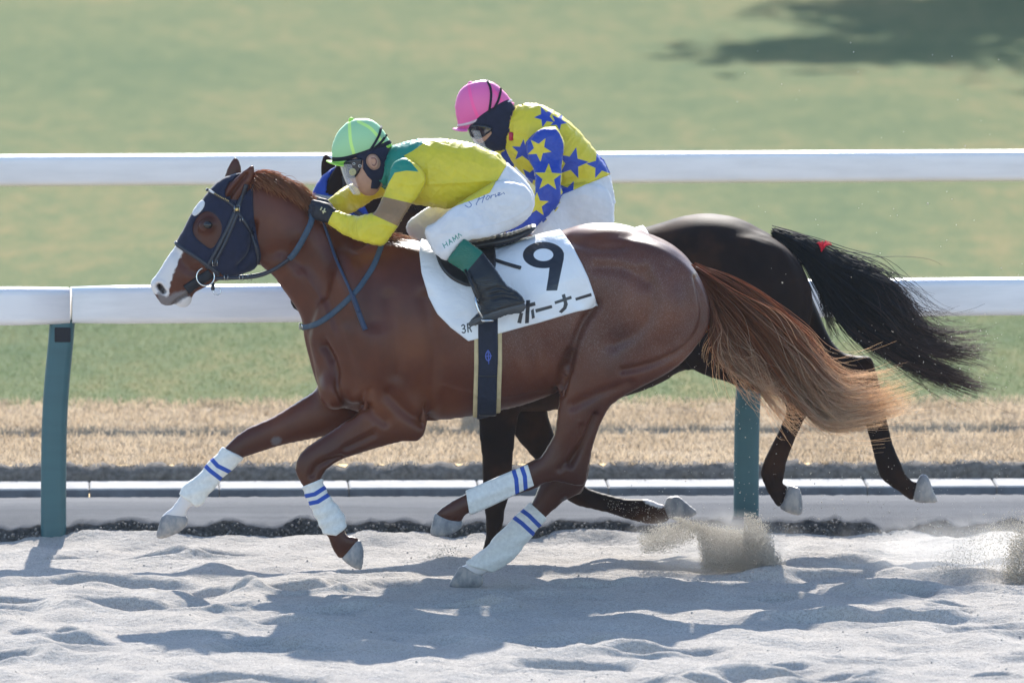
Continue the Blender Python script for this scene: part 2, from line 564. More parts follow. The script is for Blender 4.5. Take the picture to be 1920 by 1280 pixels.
# ================================================================== THE SETTING
YAW = math.tan(R(1.8))
def yl(Y0, x): return Y0 + x * YAW
G_PATH, G_KERB, G_TURF = 0.075, 0.105, 0.175

# --- materials of the ground
def sand_mat():
    M = Mat('sand', 0.95, 0.03)
    a = M.noise(3.0, 5); b = M.noise(75, 4, 0.7); c = M.noise(210, 3, 0.7)
    col = M.ramp(a, [(0.3, (0.465, 0.430, 0.388)), (0.7, (0.55, 0.512, 0.465))])
    col = M.mix(M.ramp(b, [(0.42, (0, 0, 0)), (0.66, (1, 1, 1))]), col, (0.395, 0.362, 0.322))
    sp = M.ramp(c, [(0.36, (0.30, 0.285, 0.27)), (0.50, (1, 1, 1))])
    M.color(M.mix(0.55, col, M.mix(1.0, col, sp, 'MULTIPLY')))
    h = M.math('ADD', M.math('MULTIPLY', M.noise(38, 5, 0.6), 1.0), M.math('MULTIPLY', c, 0.35))
    M.bump(h, 1.0, 0.014)
    return M.m
MSAND = sand_mat()
def path_mat():
    M = Mat('worn_path', 0.9, 0.03)
    a = M.noise(2.2, 5, stretch=(0.5, 2.5, 1)); c = M.noise(160, 3)
    col = M.ramp(a, [(0.3, (0.080, 0.085, 0.094)), (0.7, (0.118, 0.123, 0.133))])
    col = M.mix(M.ramp(c, [(0.5, (0, 0, 0)), (0.72, (0.55, 0.55, 0.55))]), col, (0.165, 0.168, 0.172))
    M.color(col); M.bump(c, 0.5, 0.01)
    return M.m
MPATH = path_mat()
MKERB = flatmat('kerb_concrete', (0.40, 0.39, 0.37), 0.9, 0.03, 0.14, 9, 0.3, 120).m
MSOIL = flatmat('dark_soil', (0.15, 0.135, 0.118), 0.95, 0.2, 0.35, 40, 0.6, 90).m
MPEB = flatmat('pebble', (0.16, 0.15, 0.14), 0.8, 0.3, 0.55, 25).m
def turf_mat(name, g1, g2, g3, sc):
    M = Mat(name, 0.9, 0.02)
    a = M.noise(0.9 * sc, 5, 0.6, (0.45, 0.16, 1)); b = M.noise(5.0 * sc, 5, 0.75, (1, 0.22, 1)); c = M.noise(60 * sc, 2, stretch=(1, 0.5, 1))
    col = M.ramp(M.math('ADD', M.math('MULTIPLY', a, 0.5), M.math('MULTIPLY', b, 0.5)), [(0.39, g1), (0.5, g2), (0.62, g3)])
    col = M.mix(M.ramp(c, [(0.3, (0, 0, 0)), (0.8, (0.4, 0.4, 0.4))]), col, tuple(q * 0.6 for q in g1))
    M.color(col); M.bump(M.math('ADD', b, M.math('MULTIPLY', c, 0.6)), 0.7, 0.03)
    return M.m
MTURF = turf_mat('turf', (0.096, 0.134, 0.064), (0.136, 0.160, 0.074), (0.215, 0.188, 0.088), 1.0)
MSTRAW = turf_mat('dry_turf', (0.30, 0.225, 0.15), (0.40, 0.31, 0.21), (0.48, 0.385, 0.275), 3.0)

# --- sand: heights of the churned track
def fft_noise(nx, ny, dx, dy, lo, hi, seed, ax=1.0):
    r = np.random.default_rng(seed)
    n = np.fft.fft2(r.standard_normal((nx, ny)))
    kx = np.fft.fftfreq(nx, dx)[:, None] * ax; ky = np.fft.fftfreq(ny, dy)[None, :]
    k = np.sqrt(kx * kx + ky * ky) + 1e-9
    f = np.exp(-(k * lo) ** 2) * (1 - np.exp(-(k * hi) ** 2))
    o = np.real(np.fft.ifft2(n * f)); return o / o.std()
SX0, SX1, SY0, SY1, SDX, SDY = -3.6, 3.6, -7.0, 2.12, 0.0135, 0.0115
sx = np.arange(SX0, SX1, SDX); sy = np.arange(SY0, SY1, SDY)
SXX, SYY = np.meshgrid(sx, sy, indexing='ij')
SH = 0.011 * fft_noise(len(sx), len(sy), SDX, SDY, 0.36, 1.5, 3, 1.0) + 0.0014 * fft_noise(len(sx), len(sy), SDX, SDY, 0.12, 0.4, 4) + 0.0011 * fft_noise(len(sx), len(sy), SDX, SDY, 0.028, 0.10, 5)
rg = np.random.default_rng(21)
for i in range(165):                                       # hoof prints: a pit with a thrown-up back lip
    cx, cy = rg.uniform(SX0, SX1), rg.uniform(SY0, SY1 - 0.25)
    r_ = rg.uniform(0.07, 0.165); dp = rg.uniform(0.025, 0.06) * (r_ / 0.12) ** 0.5; el = rg.uniform(1.2, 2.3); rot = rg.uniform(-0.35, 0.35)
    m = (np.abs(sx - cx) < 0.6); mi = np.nonzero(m)[0]; mj = np.nonzero(np.abs(sy - cy) < 0.6)[0]
    if not len(mi) or not len(mj): continue
    s_ = (slice(mi[0], mi[-1] + 1), slice(mj[0], mj[-1] + 1))
    u = (SXX[s_] - cx) * math.cos(rot) + (SYY[s_] - cy) * math.sin(rot); v = -(SXX[s_] - cx) * math.sin(rot) + (SYY[s_] - cy) * math.cos(rot)
    q = np.sqrt((u / (r_ * el)) ** 2 + (v / r_) ** 2)
    pit = -dp / (1 + np.exp((q - 0.8) * 12.0))
    lip = 0.45 * dp * np.exp(-((q - 1.22) / 0.28) ** 2) * (0.6 + 0.4 * np.sin(np.arctan2(v, u) + rg.uniform(0, 6)))
    SH[s_] += pit + lip
edge = np.clip(np.minimum(np.minimum(SXX - SX0, SX1 - SXX), SYY - SY0) / 0.5, 0, 1)
SH = SH * edge
SH += 0.035 * np.clip((SYY - 1.75) / 0.3, 0, 1) ** 2          # banked up against the path
def sand_z(x, y):
    i = min(max(int(round((x - SX0) / SDX)), 0), len(sx) - 1); j = min(max(int(round((y - SY0) / SDY)), 0), len(sy) - 1)
    return float(SH[i, j])
def dent(cx, cy, r_, dp):
    """settle the surface under a hoof or heap it up (negative depth)"""
    q = ((SXX - cx) ** 2 + (SYY - cy) ** 2) / r_ ** 2
    SH[...] -= dp * np.exp(-q)
def flatten(cx, cy, r_, z):
    q = np.exp(-(((SXX - cx) ** 2 + (SYY - cy) ** 2) / r_ ** 2) ** 2)
    SH[...] = SH * (1 - q) + z * q
h1 = P(875, 1100, 0.1); flatten(h1.x, 0.1, 0.16, h1.z)
h2 = P(925, 1040, 1.22); flatten(h2.x, 1.22, 0.12, -0.03); dent(P(890, 1040, 1.1).x - 0.12, 0.95, 0.16, -0.05)
n0, n1 = SXX.shape
gi = np.arange(n0 * n1).reshape(n0, n1)
SQ = np.stack([gi[:-1, :-1], gi[1:, :-1], gi[1:, 1:], gi[:-1, 1:]], -1).reshape(-1, 4)
SV = np.stack([SXX, SYY + SXX * YAW * np.clip((SYY + 1) / 3, 0, 1), SH], -1).reshape(-1, 3)
tag(mesh('sand_track', SV, SQ, MSAND), kind='structure')
# the same track going on round the churned patch, butted to its edges
mb = MB()
def sheet(mb, x0, x1, y0, y1, z, yaw0=0.0, yaw1=0.0):
    mb.add([(x0, y0 + x0 * yaw0, z), (x1, y0 + x1 * yaw0, z), (x1, y1 + x1 * yaw1, z), (x0, y1 + x0 * yaw1, z)], [(0, 1, 2, 3)])
sheet(mb, SX0, SX1, -26, SY0, 0.0)
sheet(mb, -70, SX0, -26, 2.1, 0.0, 0, YAW); sheet(mb, SX1, 70, -26, 2.1, 0.0, 0, YAW)
tag(mb.build('sand_track_beyond', MSAND, smooth=False), kind='structure')

# --- the worn path with its ragged gravel lip
xs_ = np.arange(-3.4, 3.4, 0.02)
prof = [(-0.10, -0.05), (-0.02, 0.005), (0.0, 0.035), (0.03, 0.068), (0.09, 0.078), (0.3, 0.076), (0.8, 0.075), (1.262, 0.075), (1.272, 0.035), (1.335, 0.033)]
n1d = fft_noise(len(xs_), 64, 0.02, 0.02, 0.16, 0.9, 8)[:, 10]
n2d = fft_noise(len(xs_), 64, 0.02, 0.02, 0.03, 0.12, 9)
V = []
for i, x in enumerate(xs_):
    for j, (dy, z) in enumerate(prof):
        a = 1.0 if j < 5 else 0.0
        V.append((x, yl(2.07, x) + dy + a * 0.022 * n1d[i], z + (0.010 * n1d[i] + 0.003 * n2d[i, j]) * (1.0 if 0 < j < 5 else 0.0) + (0.001 * n2d[i, j] if j >= 5 else 0)))
m_ = len(prof); F = []
for i in range(len(xs_) - 1):
    for j in range(m_ - 1): F.append((i * m_ + j, (i + 1) * m_ + j, (i + 1) * m_ + j + 1, i * m_ + j + 1))
F = [f for f in F]
_o = mesh('path', np.array(V), np.array(F), MPATH); tag(_o, kind='structure')
_o.data.materials.append(flatmat('lip_gravel', (0.060, 0.058, 0.056), 0.95, 0.03, 0.5, 60, 0.9, 70).m)
_o.data.polygons.foreach_set('material_index', np.array([1 if (k % (m_ - 1)) < 3 else 0 for k in range(len(F))], np.int32))
mb = MB()
for x0, x1 in ((-70, -3.4), (3.38, 70)):
    mb.add([(x0, yl(2.07, x0), 0.075), (x1, yl(2.07, x1), 0.075), (x1, yl(3.39, x1), 0.075), (x0, yl(3.39, x0), 0.075), (x0, yl(2.07, x0), -0.02), (x1, yl(2.07, x1), -0.02)], [(0, 1, 2, 3), (4, 5, 1, 0)])
tag(mb.build('path_beyond', MPATH, smooth=False), kind='structure')
# gravel showing in the lip
def pebble_shape(r_, seed):
    q = random.Random(seed)
    V = [Vector(p).normalized() for p in ((1, 0, 0), (-1, 0, 0), (0, 1, 0), (0, -1, 0), (0, 0, 1), (0, 0, -1), (1, 1, 1), (-1, 1, 1), (1, -1, 1), (-1, -1, 1), (1, 1, -1), (-1, 1, -1), (1, -1, -1), (-1, -1, -1))]
    V = [v * r_ * q.uniform(0.75, 1.2) for v in V]
    F = []
    for a, corners in ((0, (6, 10, 12, 8)), (1, (7, 9, 13, 11)), (2, (6, 7, 11, 10)), (3, (8, 12, 13, 9)), (4, (6, 8, 9, 7)), (5, (10, 11, 13, 12))):
        for k in range(4): F.append((a, corners[k], corners[(k + 1) % 4]))
    return V, F
mb = MB()
for i in range(1300):
    x = random.uniform(-2.6, 2.6); k = int((x + 3.4) / 0.02)
    z = random.uniform(0.0, 0.058)
    V, F = pebble_shape(random.choice((0.003, 0.004, 0.006, 0.008)), i)
    c = Vector((x, yl(2.07, x) - 0.018 + z * 0.55 + 0.022 * n1d[k], z + 0.012 * n1d[k]))
    mb.add([v + c for v in V], F)
tag(mb.build('gravel', MPEB), 'dark gravel bedded in the ragged lip between sand and path', 'gravel', kind='stuff')

# loose crumbs of sand on the churned track
mb = MB(); rq = random.Random(91)
for i in range(700):
    x, y = rq.uniform(-2.7, 2.7), rq.uniform(-4.6, 1.95)
    V, F = pebble_shape(rq.choice((0.0018, 0.0025, 0.0025, 0.0035, 0.005)), i + 5000)
    c = Vector((x, y + x * YAW * min(max((y + 1) / 3, 0), 1), sand_z(x, y) + 0.001)); mb.add([v + c for v in V], F)
tag(mb.build('sand_crumbs', MSAND), 'loose crumbs of sand lying over the track', 'sand', kind='stuff')

# --- kerb of separate concrete slabs
kerb = bpy.data.objects.new('kerb', None); COL.objects.link(kerb); kerb.location = (0, 3.4, 0.0); tag(kerb, kind='structure')
kL = 0.598
MKFACE = flatmat('shade_toned_concrete', (0.15, 0.16, 0.18), 0.9, 0.03, 0.25, 9, 0.3, 120).m
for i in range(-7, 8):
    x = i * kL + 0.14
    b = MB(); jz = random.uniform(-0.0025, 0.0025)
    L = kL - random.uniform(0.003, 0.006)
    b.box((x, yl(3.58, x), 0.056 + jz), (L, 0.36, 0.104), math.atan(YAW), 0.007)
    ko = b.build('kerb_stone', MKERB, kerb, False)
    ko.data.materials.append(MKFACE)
    for pf in ko.data.polygons:                          # shade on the face towards the track, put in as a darker colour
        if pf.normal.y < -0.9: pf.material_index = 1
mb = MB()
for x0, x1 in ((-70, -4.4), (4.7, 70)):
    mb.add([(x0, yl(3.4, x0), 0.105), (x1, yl(3.4, x1), 0.105), (x1, yl(3.76, x1), 0.105), (x0, yl(3.76, x0), 0.105)], [(0, 1, 2, 3)])
mb.build('kerb_run', MKERB, kerb, False)
# soil bank under the dry grass
xs2 = np.arange(-4, 4, 0.025); nn = fft_noise(len(xs2), 64, 0.025, 0.025, 0.05, 0.3, 15)
V = []; prof = [(0.0, 0.04), (0.012, 0.10), (0.022, 0.135), (0.05, 0.165), (0.12, 0.175)]
for i, x in enumerate(xs2):
    for j, (dy, z) in enumerate(prof): V.append((x, yl(3.77, x) + dy + 0.008 * nn[i, j], z + 0.006 * nn[i, j + 20]))
m_ = len(prof); F = [(i * m_ + j, (i + 1) * m_ + j, (i + 1) * m_ + j + 1, i * m_ + j + 1) for i in range(len(xs2) - 1) for j in range(m_ - 1)]
tag(mesh('soil_bank', np.array(V), np.array(F), MSOIL), kind='structure')

# --- dry grass strip and turf to the horizon
T0, T1 = 3.885, 6.95
mb = MB(); sheet(mb, -70, 70, T0, T1, G_TURF - 0.004, YAW, YAW)
tag(mb.build('dry_grass_strip', MSTRAW, smooth=False), kind='structure')
mb = MB(); sheet(mb, -900, 900, 1200, 1500, G_TURF - 0.004); sheet(mb, -900, 900, 40, 1200, G_TURF - 0.004)
sheet(mb, -70, 70, T1, 40, G_TURF - 0.004, YAW, 0); sheet(mb, -900, -70, -26, 40, -0.002); sheet(mb, 70, 900, -26, 40, -0.002); sheet(mb, -900, 900, -900, -26, -0.002)
tag(mb.build('turf', MTURF, smooth=False), kind='structure')
def blades(name, mat, n, area, h0, h1, wd, seed, label, cat, lean=0.5, patch=None):
    r = np.random.default_rng(seed)
    x = r.uniform(area[0], area[1], n); y = area[2] + (area[3] - area[2]) * r.uniform(0, 1, n)
    if patch is not None: 
        kp = patch(x, y, r); x, y = x[kp], y[kp]; n = len(x)
    y = y + x * YAW
    hh = r.uniform(h0, h1, n); a = r.uniform(0, 2 * np.pi, n); la = r.uniform(0, 2 * np.pi, n); ll = r.uniform(0.1, lean, n) * hh
    ux, uy = np.cos(a) * wd, np.sin(a) * wd
    z0 = np.full(n, G_TURF - 0.006)
    V = np.stack([np.stack([x - ux, y - uy, z0], -1), np.stack([x + ux, y + uy, z0], -1),
                  np.stack([x + ux * .7 + np.cos(la) * ll * .4, y + uy * .7 + np.sin(la) * ll * .4, z0 + hh * .6], -1), np.stack([x - ux * .7 + np.cos(la) * ll * .4, y - uy * .7 + np.sin(la) * ll * .4, z0 + hh * .6], -1),
                  np.stack([x + np.cos(la) * ll, y + np.sin(la) * ll, z0 + hh * (1 - 0.25 * (ll / hh))], -1)], 1).reshape(-1, 3)
    b = np.arange(n)[:, None] * 5
    T = np.concatenate([b + [0, 1, 2], b + [0, 2, 3], b + [3, 2, 4]])
    return tag(mesh(name, V, T.astype(np.int32), mat, smooth=False), label, cat, kind='stuff')
def blade_mat(name, c1, c2, c3, tr=0.45):
    M = Mat(name, 0.8, 0.06)
    col = M.ramp(M.math('ADD', M.math('MULTIPLY', M.noise(1.6, 4, 0.6, (1, 0.5, 1)), 0.7), M.math('MULTIPLY', M.noise(130, 1), 0.3)), [(0.36, c1), (0.5, c2), (0.66, c3)])
    M.color(col); M.translucent(col, tr); return M.m
MSB = blade_mat('dry_blade', (0.36, 0.275, 0.185), (0.48, 0.38, 0.265), (0.58, 0.475, 0.345))
MGB = blade_mat('green_blade', (0.095, 0.135, 0.066), (0.125, 0.158, 0.078), (0.18, 0.172, 0.09), 0.6)
sn = fft_noise(200, 200, 0.05, 0.05, 0.12, 0.9, 33)
def clump(x, y, r): 
    i = np.clip(((x + 5) / 0.05).astype(int), 0, 199); j = np.clip((y - 3) / 0.05, 0, 199).astype(int)
    return (sn[i, j] * 0.35 + 0.6) > r.uniform(0, 1, len(x))
blades('dry_grass', MSB, 125000, (-4.9, 4.9, T0 - 0.06, T1 + 0.15), 0.012, 0.05, 0.0028, 41, 'straw coloured dry grass edging the green turf', 'grass', 1.4, clump)
blades('turf_grass', MGB, 75000, (-5.0, 5.0, T1 - 0.25, 12.0), 0.006, 0.020, 0.0028, 43, 'mown green turf behind the white rails', 'grass', 1.4)

# --- rails
def plastic(name, col, rough=0.35):
    M = Mat(name, rough, 0.5)
    c = M.mix(M.ramp(M.noise(6, 5, 0.6, (0.4, 1, 3)), [(0.42, (0, 0, 0)), (0.75, (1, 1, 1))]), col, tuple(q * 0.86 for q in col))
    M.color(c); M.bump(M.noise(18, 3), 0.06, 0.01); return M.m
MRAIL = plastic('white_rail_plastic', (0.80, 0.775, 0.76))
MPOST = plastic('green_post_plastic', (0.032, 0.105, 0.122), 0.45)
MBLACK = flatmat('black_rubber', (0.012, 0.013, 0.018), 0.6, 0.3).m
def rrect(w_, h_, r_, n=4):
    out = []
    for cx, cy, a0 in ((w_ / 2 - r_, h_ / 2 - r_, 0), (-w_ / 2 + r_, h_ / 2 - r_, 90), (-w_ / 2 + r_, -h_ / 2 + r_, 180), (w_ / 2 - r_, -h_ / 2 + r_, 270)):
        for k in range(n + 1):
            q = R(a0 + 90 * k / n); out.append((cx + r_ * math.cos(q), cy + r_ * math.sin(q)))
    return out
def rail_beam(name, a, b, prof, parent, sag=0.0):
    a, b = Vector(a), Vector(b); V = []; F = []; n = len(prof); m = 14
    d = (b - a).normalized(); side = Vector((-d.y, d.x, 0)).normalized()
    for i in range(m + 1):
        t = i / m; e = 0.004 if i in (0, m) else 0.0
        c = a.lerp(b, t) - Vector((0, 0, sag * 4 * t * (1 - t)))
        for (u, v) in prof:
            f = 1 - (0.06 if i in (0, m) else 0.0)
            V.append(c + side * (u * f) + Vector((0, 0, v * f)))
    for i in range(m):
        for k in range(n): F.append((i * n + k, i * n + (k + 1) % n, (i + 1) * n + (k + 1) % n, (i + 1) * n + k))
    F.append(tuple(range(n))[::-1]); F.append(tuple(m * n + k for k in range(n)))
    return MB().add(V, F).build(name, MRAIL, parent)
def post(parent, pts, Y, w_, dpt, z0, mat, slot=None):
    """curved post; pts = centre line in pixels from top to foot"""
    q = catmull(pts, 6); pr = rrect(w_, dpt, 0.03, 4); V = []; F = []; n = len(pr)
    C = [P(a, b, Y) for a, b in q]
    C.append(Vector((C[-1].x, Y, z0)))
    for c in C:
        for (u, v) in pr: V.append((c.x + u, c.y + v, c.z))
    for i in range(len(C) - 1):
        for k in range(n): F.append((i * n + k, (i + 1) * n + k, (i + 1) * n + (k + 1) % n, i * n + (k + 1) % n))
    F.append(tuple(range(n)))
    o = MB().add(V, F).build('post', mat, parent)
    if slot:
        c = P(slot[0], slot[1], Y)
        MB().box((c.x, c.y - dpt / 2 + 0.004, c.z), (slot[2], 0.016, slot[3]), 0, 0.003).build('socket', MBLACK, o, False)
    return o
# near rail: segments meet over the posts
nrail = empty('rail_fence', (-2.0, 2.0, 0), 'near white running rail on curved green posts, lower in view, jointed', 'rail')
PRN = rrect(0.125, 0.170, 0.035, 5)
YNL, YNR = 2.02, 2.42
def near_c(px, top, bot, Y): return (P(px, (top + bot) / 2, Y))
JL = near_c(131.5, 537, 606, YNL); JR = near_c(1431, 525.5, 593.5, YNR)
dv = JR - JL
rail_beam('rail_segment', JL - dv * 1.0 + Vector((0.012, 0, 0.0)), JL + Vector((-0.005, 0, -0.003)), PRN, nrail)
rail_beam('rail_segment', JL + Vector((0.005, 0, 0)), JR - Vector((0.005, 0, 0)), PRN, nrail)
rail_beam('rail_segment', JR + Vector((0.005, 0, 0)), JR + dv, PRN, nrail)
post(nrail, [(117, 600), (114, 640), (106.5, 720), (102, 800), (100.5, 900), (100.4, 996)], YNL, 0.114, 0.085, -0.2, MPOST, (118, 626, 0.072, 0.066))
post(nrail, [(1413, 590), (1411, 630), (1405, 705), (1401, 785), (1399.5, 880), (1399, 975)], YNR, 0.114, 0.085, -0.2, MPOST, (1414, 612, 0.072, 0.066))
# far rail behind the dry grass
frail = empty('rail_fence', (0, 7.0, G_TURF), 'far white running rail at the turf edge, upper in view, unbroken', 'rail')
PRF = rrect(0.11, 0.150, 0.03, 5)
FL, FR = P(0, 320, 6.95), P(1920, 310.5, 7.22); fd = FR - FL
rail_beam('rail_segment', FL - fd * 0.45, FR + fd * 0.35, PRF, frail)
post(frail, [(915, 345), (912, 400), (906, 480), (902, 560), (901, 660), (901, 745)], 7.08, 0.10, 0.08, G_TURF - 0.1, MPOST)

# --- the tree whose shade lies on the turf at upper right; it stands past the top of the frame
def tree(loc, H, rad, label):
    t = empty('tree', loc, label, 'tree')
    M = flatmat('bark', (0.10, 0.075, 0.055), 0.9, 0.2, 0.3, 12, 0.6, 20).m
    L = blade_mat('tree_leaf', (0.035, 0.07, 0.02), (0.05, 0.095, 0.03), (0.08, 0.12, 0.04), 0.3)
    mb = MB(); x, y, z = loc
    mb.tube([(x, y, z - 0.2), (x + 0.05, y, z + 1.2), (x - 0.05, y + 0.1, z + 2.8), (x, y, z + H * 0.6)], [0.38, 0.28, 0.22, 0.08], 10)
    q = random.Random(5)
    for k in range(9):
        a = k * 2.4; e = z + 2.4 + k * 0.4; l = rad * q.uniform(0.5, 0.85)
        mb.tube([(x, y, e), (x + math.cos(a) * l * .5, y + math.sin(a) * l * .5, e + 0.9), (x + math.cos(a) * l, y + math.sin(a) * l, e + 1.9)], [0.11, 0.07, 0.03], 6)
    mb.build('trunk', M, t)
    r = np.random.default_rng(6); n = 42000
    cl = []
    for k in range(60):
        a, b = r.uniform(0, 2 * np.pi), r.uniform(-0.9, 1.0); rr = rad * r.uniform(0.45, 0.95)
        cl.append((x + math.cos(a) * rr * math.sqrt(max(0, 1 - b * b * .8)), y + math.sin(a) * rr * math.sqrt(max(0, 1 - b * b * .8)), z + H * 0.56 + b * H * 0.38))
    cl = np.array(cl)[r.integers(0, 60, n)] + r.normal(0, 0.42, (n, 3)) * [1.15, 1.15, 0.8]
    a = r.normal(0, 1, (n, 3)); a /= np.linalg.norm(a, axis=1)[:, None]; b = np.cross(a, r.normal(0, 1, (n, 3))); b /= np.linalg.norm(b, axis=1)[:, None]
    s_ = r.uniform(0.14, 0.26, n)[:, None]
    V = np.stack([cl - a * s_, cl + b * s_ * .6, cl + a * s_, cl - b * s_ * .6], 1).reshape(-1, 3)
    mesh('crown', V, np.arange(4 * n).reshape(n, 4), L, t, False)
    return t
tree((8.1, 44.6, G_TURF), 11.6, 6.0, 'broad leafy tree far beyond the rails shading the turf at upper right')

# ================================================================== HORSES
def coat_mat(name, c_dark, c_mid, c_lite, roan=0.0, rough=0.42, spec=0.5):
    M = Mat(name, rough, spec)
    a = M.noise(3.5, 4, 0.55); f = M.noise(240, 3, 0.6, (1, 1, 1)); g = M.noise(30, 5, 0.7)
    col = M.ramp(a, [(0.32, c_dark), (0.5, c_mid), (0.7, c_lite)])
    col = M.mix(M.math('MULTIPLY', M.ramp(f, [(0.5, (0, 0, 0)), (0.8, (1, 1, 1))]), 0.25), col, c_dark)
    if roan:
        k = M.math('MULTIPLY', M.math('MULTIPLY', M.attr('roan'), M.ramp(f, [(0.52, (0, 0, 0)), (0.62, (1, 1, 1))])), roan)
        k = M.math('ADD', k, M.math('MULTIPLY', M.attr('roan'), M.math('MULTIPLY', g, roan * 0.5)))
        col = M.mix(k, col, (0.36, 0.32, 0.30))
    # darker points and white markings that belong to the coat
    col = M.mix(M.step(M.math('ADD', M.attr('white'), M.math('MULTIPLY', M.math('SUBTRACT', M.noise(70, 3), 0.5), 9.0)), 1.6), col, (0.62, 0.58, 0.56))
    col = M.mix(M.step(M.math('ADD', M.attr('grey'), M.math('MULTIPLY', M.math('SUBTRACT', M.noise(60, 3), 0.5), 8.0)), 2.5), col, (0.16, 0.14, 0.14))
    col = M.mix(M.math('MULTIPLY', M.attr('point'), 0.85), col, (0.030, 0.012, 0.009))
    M.color(col)
    M.bump(M.math('ADD', M.math('MULTIPLY', f, 0.5), g), 0.14, 0.006)
    return M.m
MCHEST = coat_mat('chestnut_coat', (0.056, 0.0122, 0.0046), (0.086, 0.0205, 0.0070), (0.128, 0.036, 0.0120), 0.20, 0.36, 0.30)
MBAY = coat_mat('dark_bay_coat', (0.010, 0.007, 0.007), (0.018, 0.010, 0.008), (0.052, 0.023, 0.012), 0.0, 0.6, 0.05)
def hoof_mat():
    M = Mat('hoof_horn', 0.55, 0.4)
    n = M.noise(14, 4, 0.6, (1.5, 1.5, 0.8))
    M.color(M.ramp(n, [(0.35, (0.15, 0.15, 0.16)), (0.5, (0.25, 0.24, 0.235)), (0.62, (0.36, 0.32, 0.285))])); M.bump(n, 0.2, 0.004)
    return M.m
MHOOF = hoof_mat()
def wrap_mat():
    M = Mat('white_bandage', 0.85, 0.25)
    d = M.attr('stripe')
    n = M.noise(60, 3)
    wcol = M.ramp(n, [(0.3, (0.62, 0.61, 0.57)), (0.7, (0.74, 0.73, 0.68))])
    M.color(M.mix(M.step(d, 0.35), wcol, (0.035, 0.085, 0.36)))
    M.bump(M.math('ADD', M.noise(24, 4, 0.6, dist=1.2), M.math('MULTIPLY', M.noise(300, 2), 0.3)), 0.45, 0.008)
    return M.m
MWRAP = wrap_mat()
MEYE = Mat('dark_eye', 0.05, 0.6); MEYE.color((0.006, 0.004, 0.004)); MEYE = MEYE.m
MNAVY = flatmat('navy_hood_cloth', (0.010, 0.013, 0.034), 0.8, 0.25, 0.2, 40, 0.25, 420, sheen=0.15).m
MBLUE = flatmat('blue_hood_cloth', (0.012, 0.045, 0.27), 0.8, 0.25, 0.2, 30, 0.2, 400, sheen=0.15).m
MLEATH = flatmat('dark_leather', (0.014, 0.016, 0.026), 0.38, 0.5, 0.25, 60, 0.1, 300).m
MRUBBER = flatmat('blue_grey_rubber', (0.035, 0.062, 0.095), 0.6, 0.35, 0.15, 60, 0.2, 500).m
MMETAL = Mat('bright_metal', 0.22, 0.5, Metallic=1.0); MMETAL.color((0.62, 0.62, 0.60)); MMETAL = MMETAL.m
MBRASS = Mat('brass', 0.3, 0.5, Metallic=1.0); MBRASS.color((0.62, 0.45, 0.18)); MBRASS = MBRASS.m

def groove(S, N, pl, depth, width, side=-1, vm=None, sub=5):
    """press a furrow (or raise a ridge with negative depth) along a pixel line on one side of a body"""
    pp = proj(S); d = line_dist(catmull(pl, sub), pp[:, 0], pp[:, 1])
    m = np.exp(-(d / width) ** 2) * np.clip(N[:, 1] * side * 2.5, 0, 1)
    if vm is not None: m = m * vm
    return S - N * (depth * m)[:, None]
def bulge(S, N, c, rx, ry, amt, side=-1, rot=0.0):
    pp = proj(S); u, v = pp[:, 0] - c[0], pp[:, 1] - c[1]
    cr, sr = math.cos(rot), math.sin(rot); u, v = u * cr + v * sr, -u * sr + v * cr
    m = np.exp(-((u / rx) ** 2 + (v / ry) ** 2)) * np.clip(N[:, 1] * side * 2.5, 0, 1)
    return S + N * (amt * m)[:, None]

TORSO = [(690, 452), (760, 455), (820, 466), (880, 472), (940, 464), (1000, 448), (1052, 433), (1090, 422), (1128, 419), (1165, 421), (1197, 429), (1230, 446), (1262, 464), (1287, 485), (1308, 512), (1322, 548), (1326, 588), (1318, 622), (1296, 650), (1250, 678), (1190, 694), (1135, 698), (1080, 712), (1045, 733), (985, 756), (920, 771), (860, 782), (800, 787), (740, 784), (690, 774), (650, 764), (615, 747), (598, 724), (591, 690), (583, 650), (582, 622), (600, 560), (640, 490)]
NECK = [(458, 348), (474, 338), (505, 340), (540, 352), (580, 377), (620, 405), (660, 430), (700, 448), (750, 456), (800, 475), (805, 560), (765, 640), (705, 700), (645, 722), (604, 700), (583, 650), (567, 598), (550, 570), (526, 536), (510, 514), (492, 500), (474, 470), (460, 420), (454, 380)]
HEAD = [(446, 328), (420, 337), (399, 354), (381, 377), (361, 403), (345, 434), (331, 457), (312, 484), (295, 512), (285, 523), (282, 533), (285, 545), (292, 555), (297, 563), (305, 571), (320, 573), (327, 569), (336, 575), (350, 575), (359, 566), (361, 556), (369, 546), (384, 539), (402, 530), (422, 521), (448, 512), (474, 502), (490, 486), (496, 460), (494, 420), (486, 380), (474, 345), (462, 331)]
NEAR_EAR = [(424, 366), (428, 349), (448, 328), (474, 309), (477, 320), (472, 342), (459, 360), (441, 380)]
FAR_EAR = [(421, 340), (427, 314), (441, 295), (451, 308), (452, 335), (440, 350)]

def finish(F, its=5):
    V, Q, ids = F.surface(its)
    return smooth(V, Q, 3, False), Q, ids

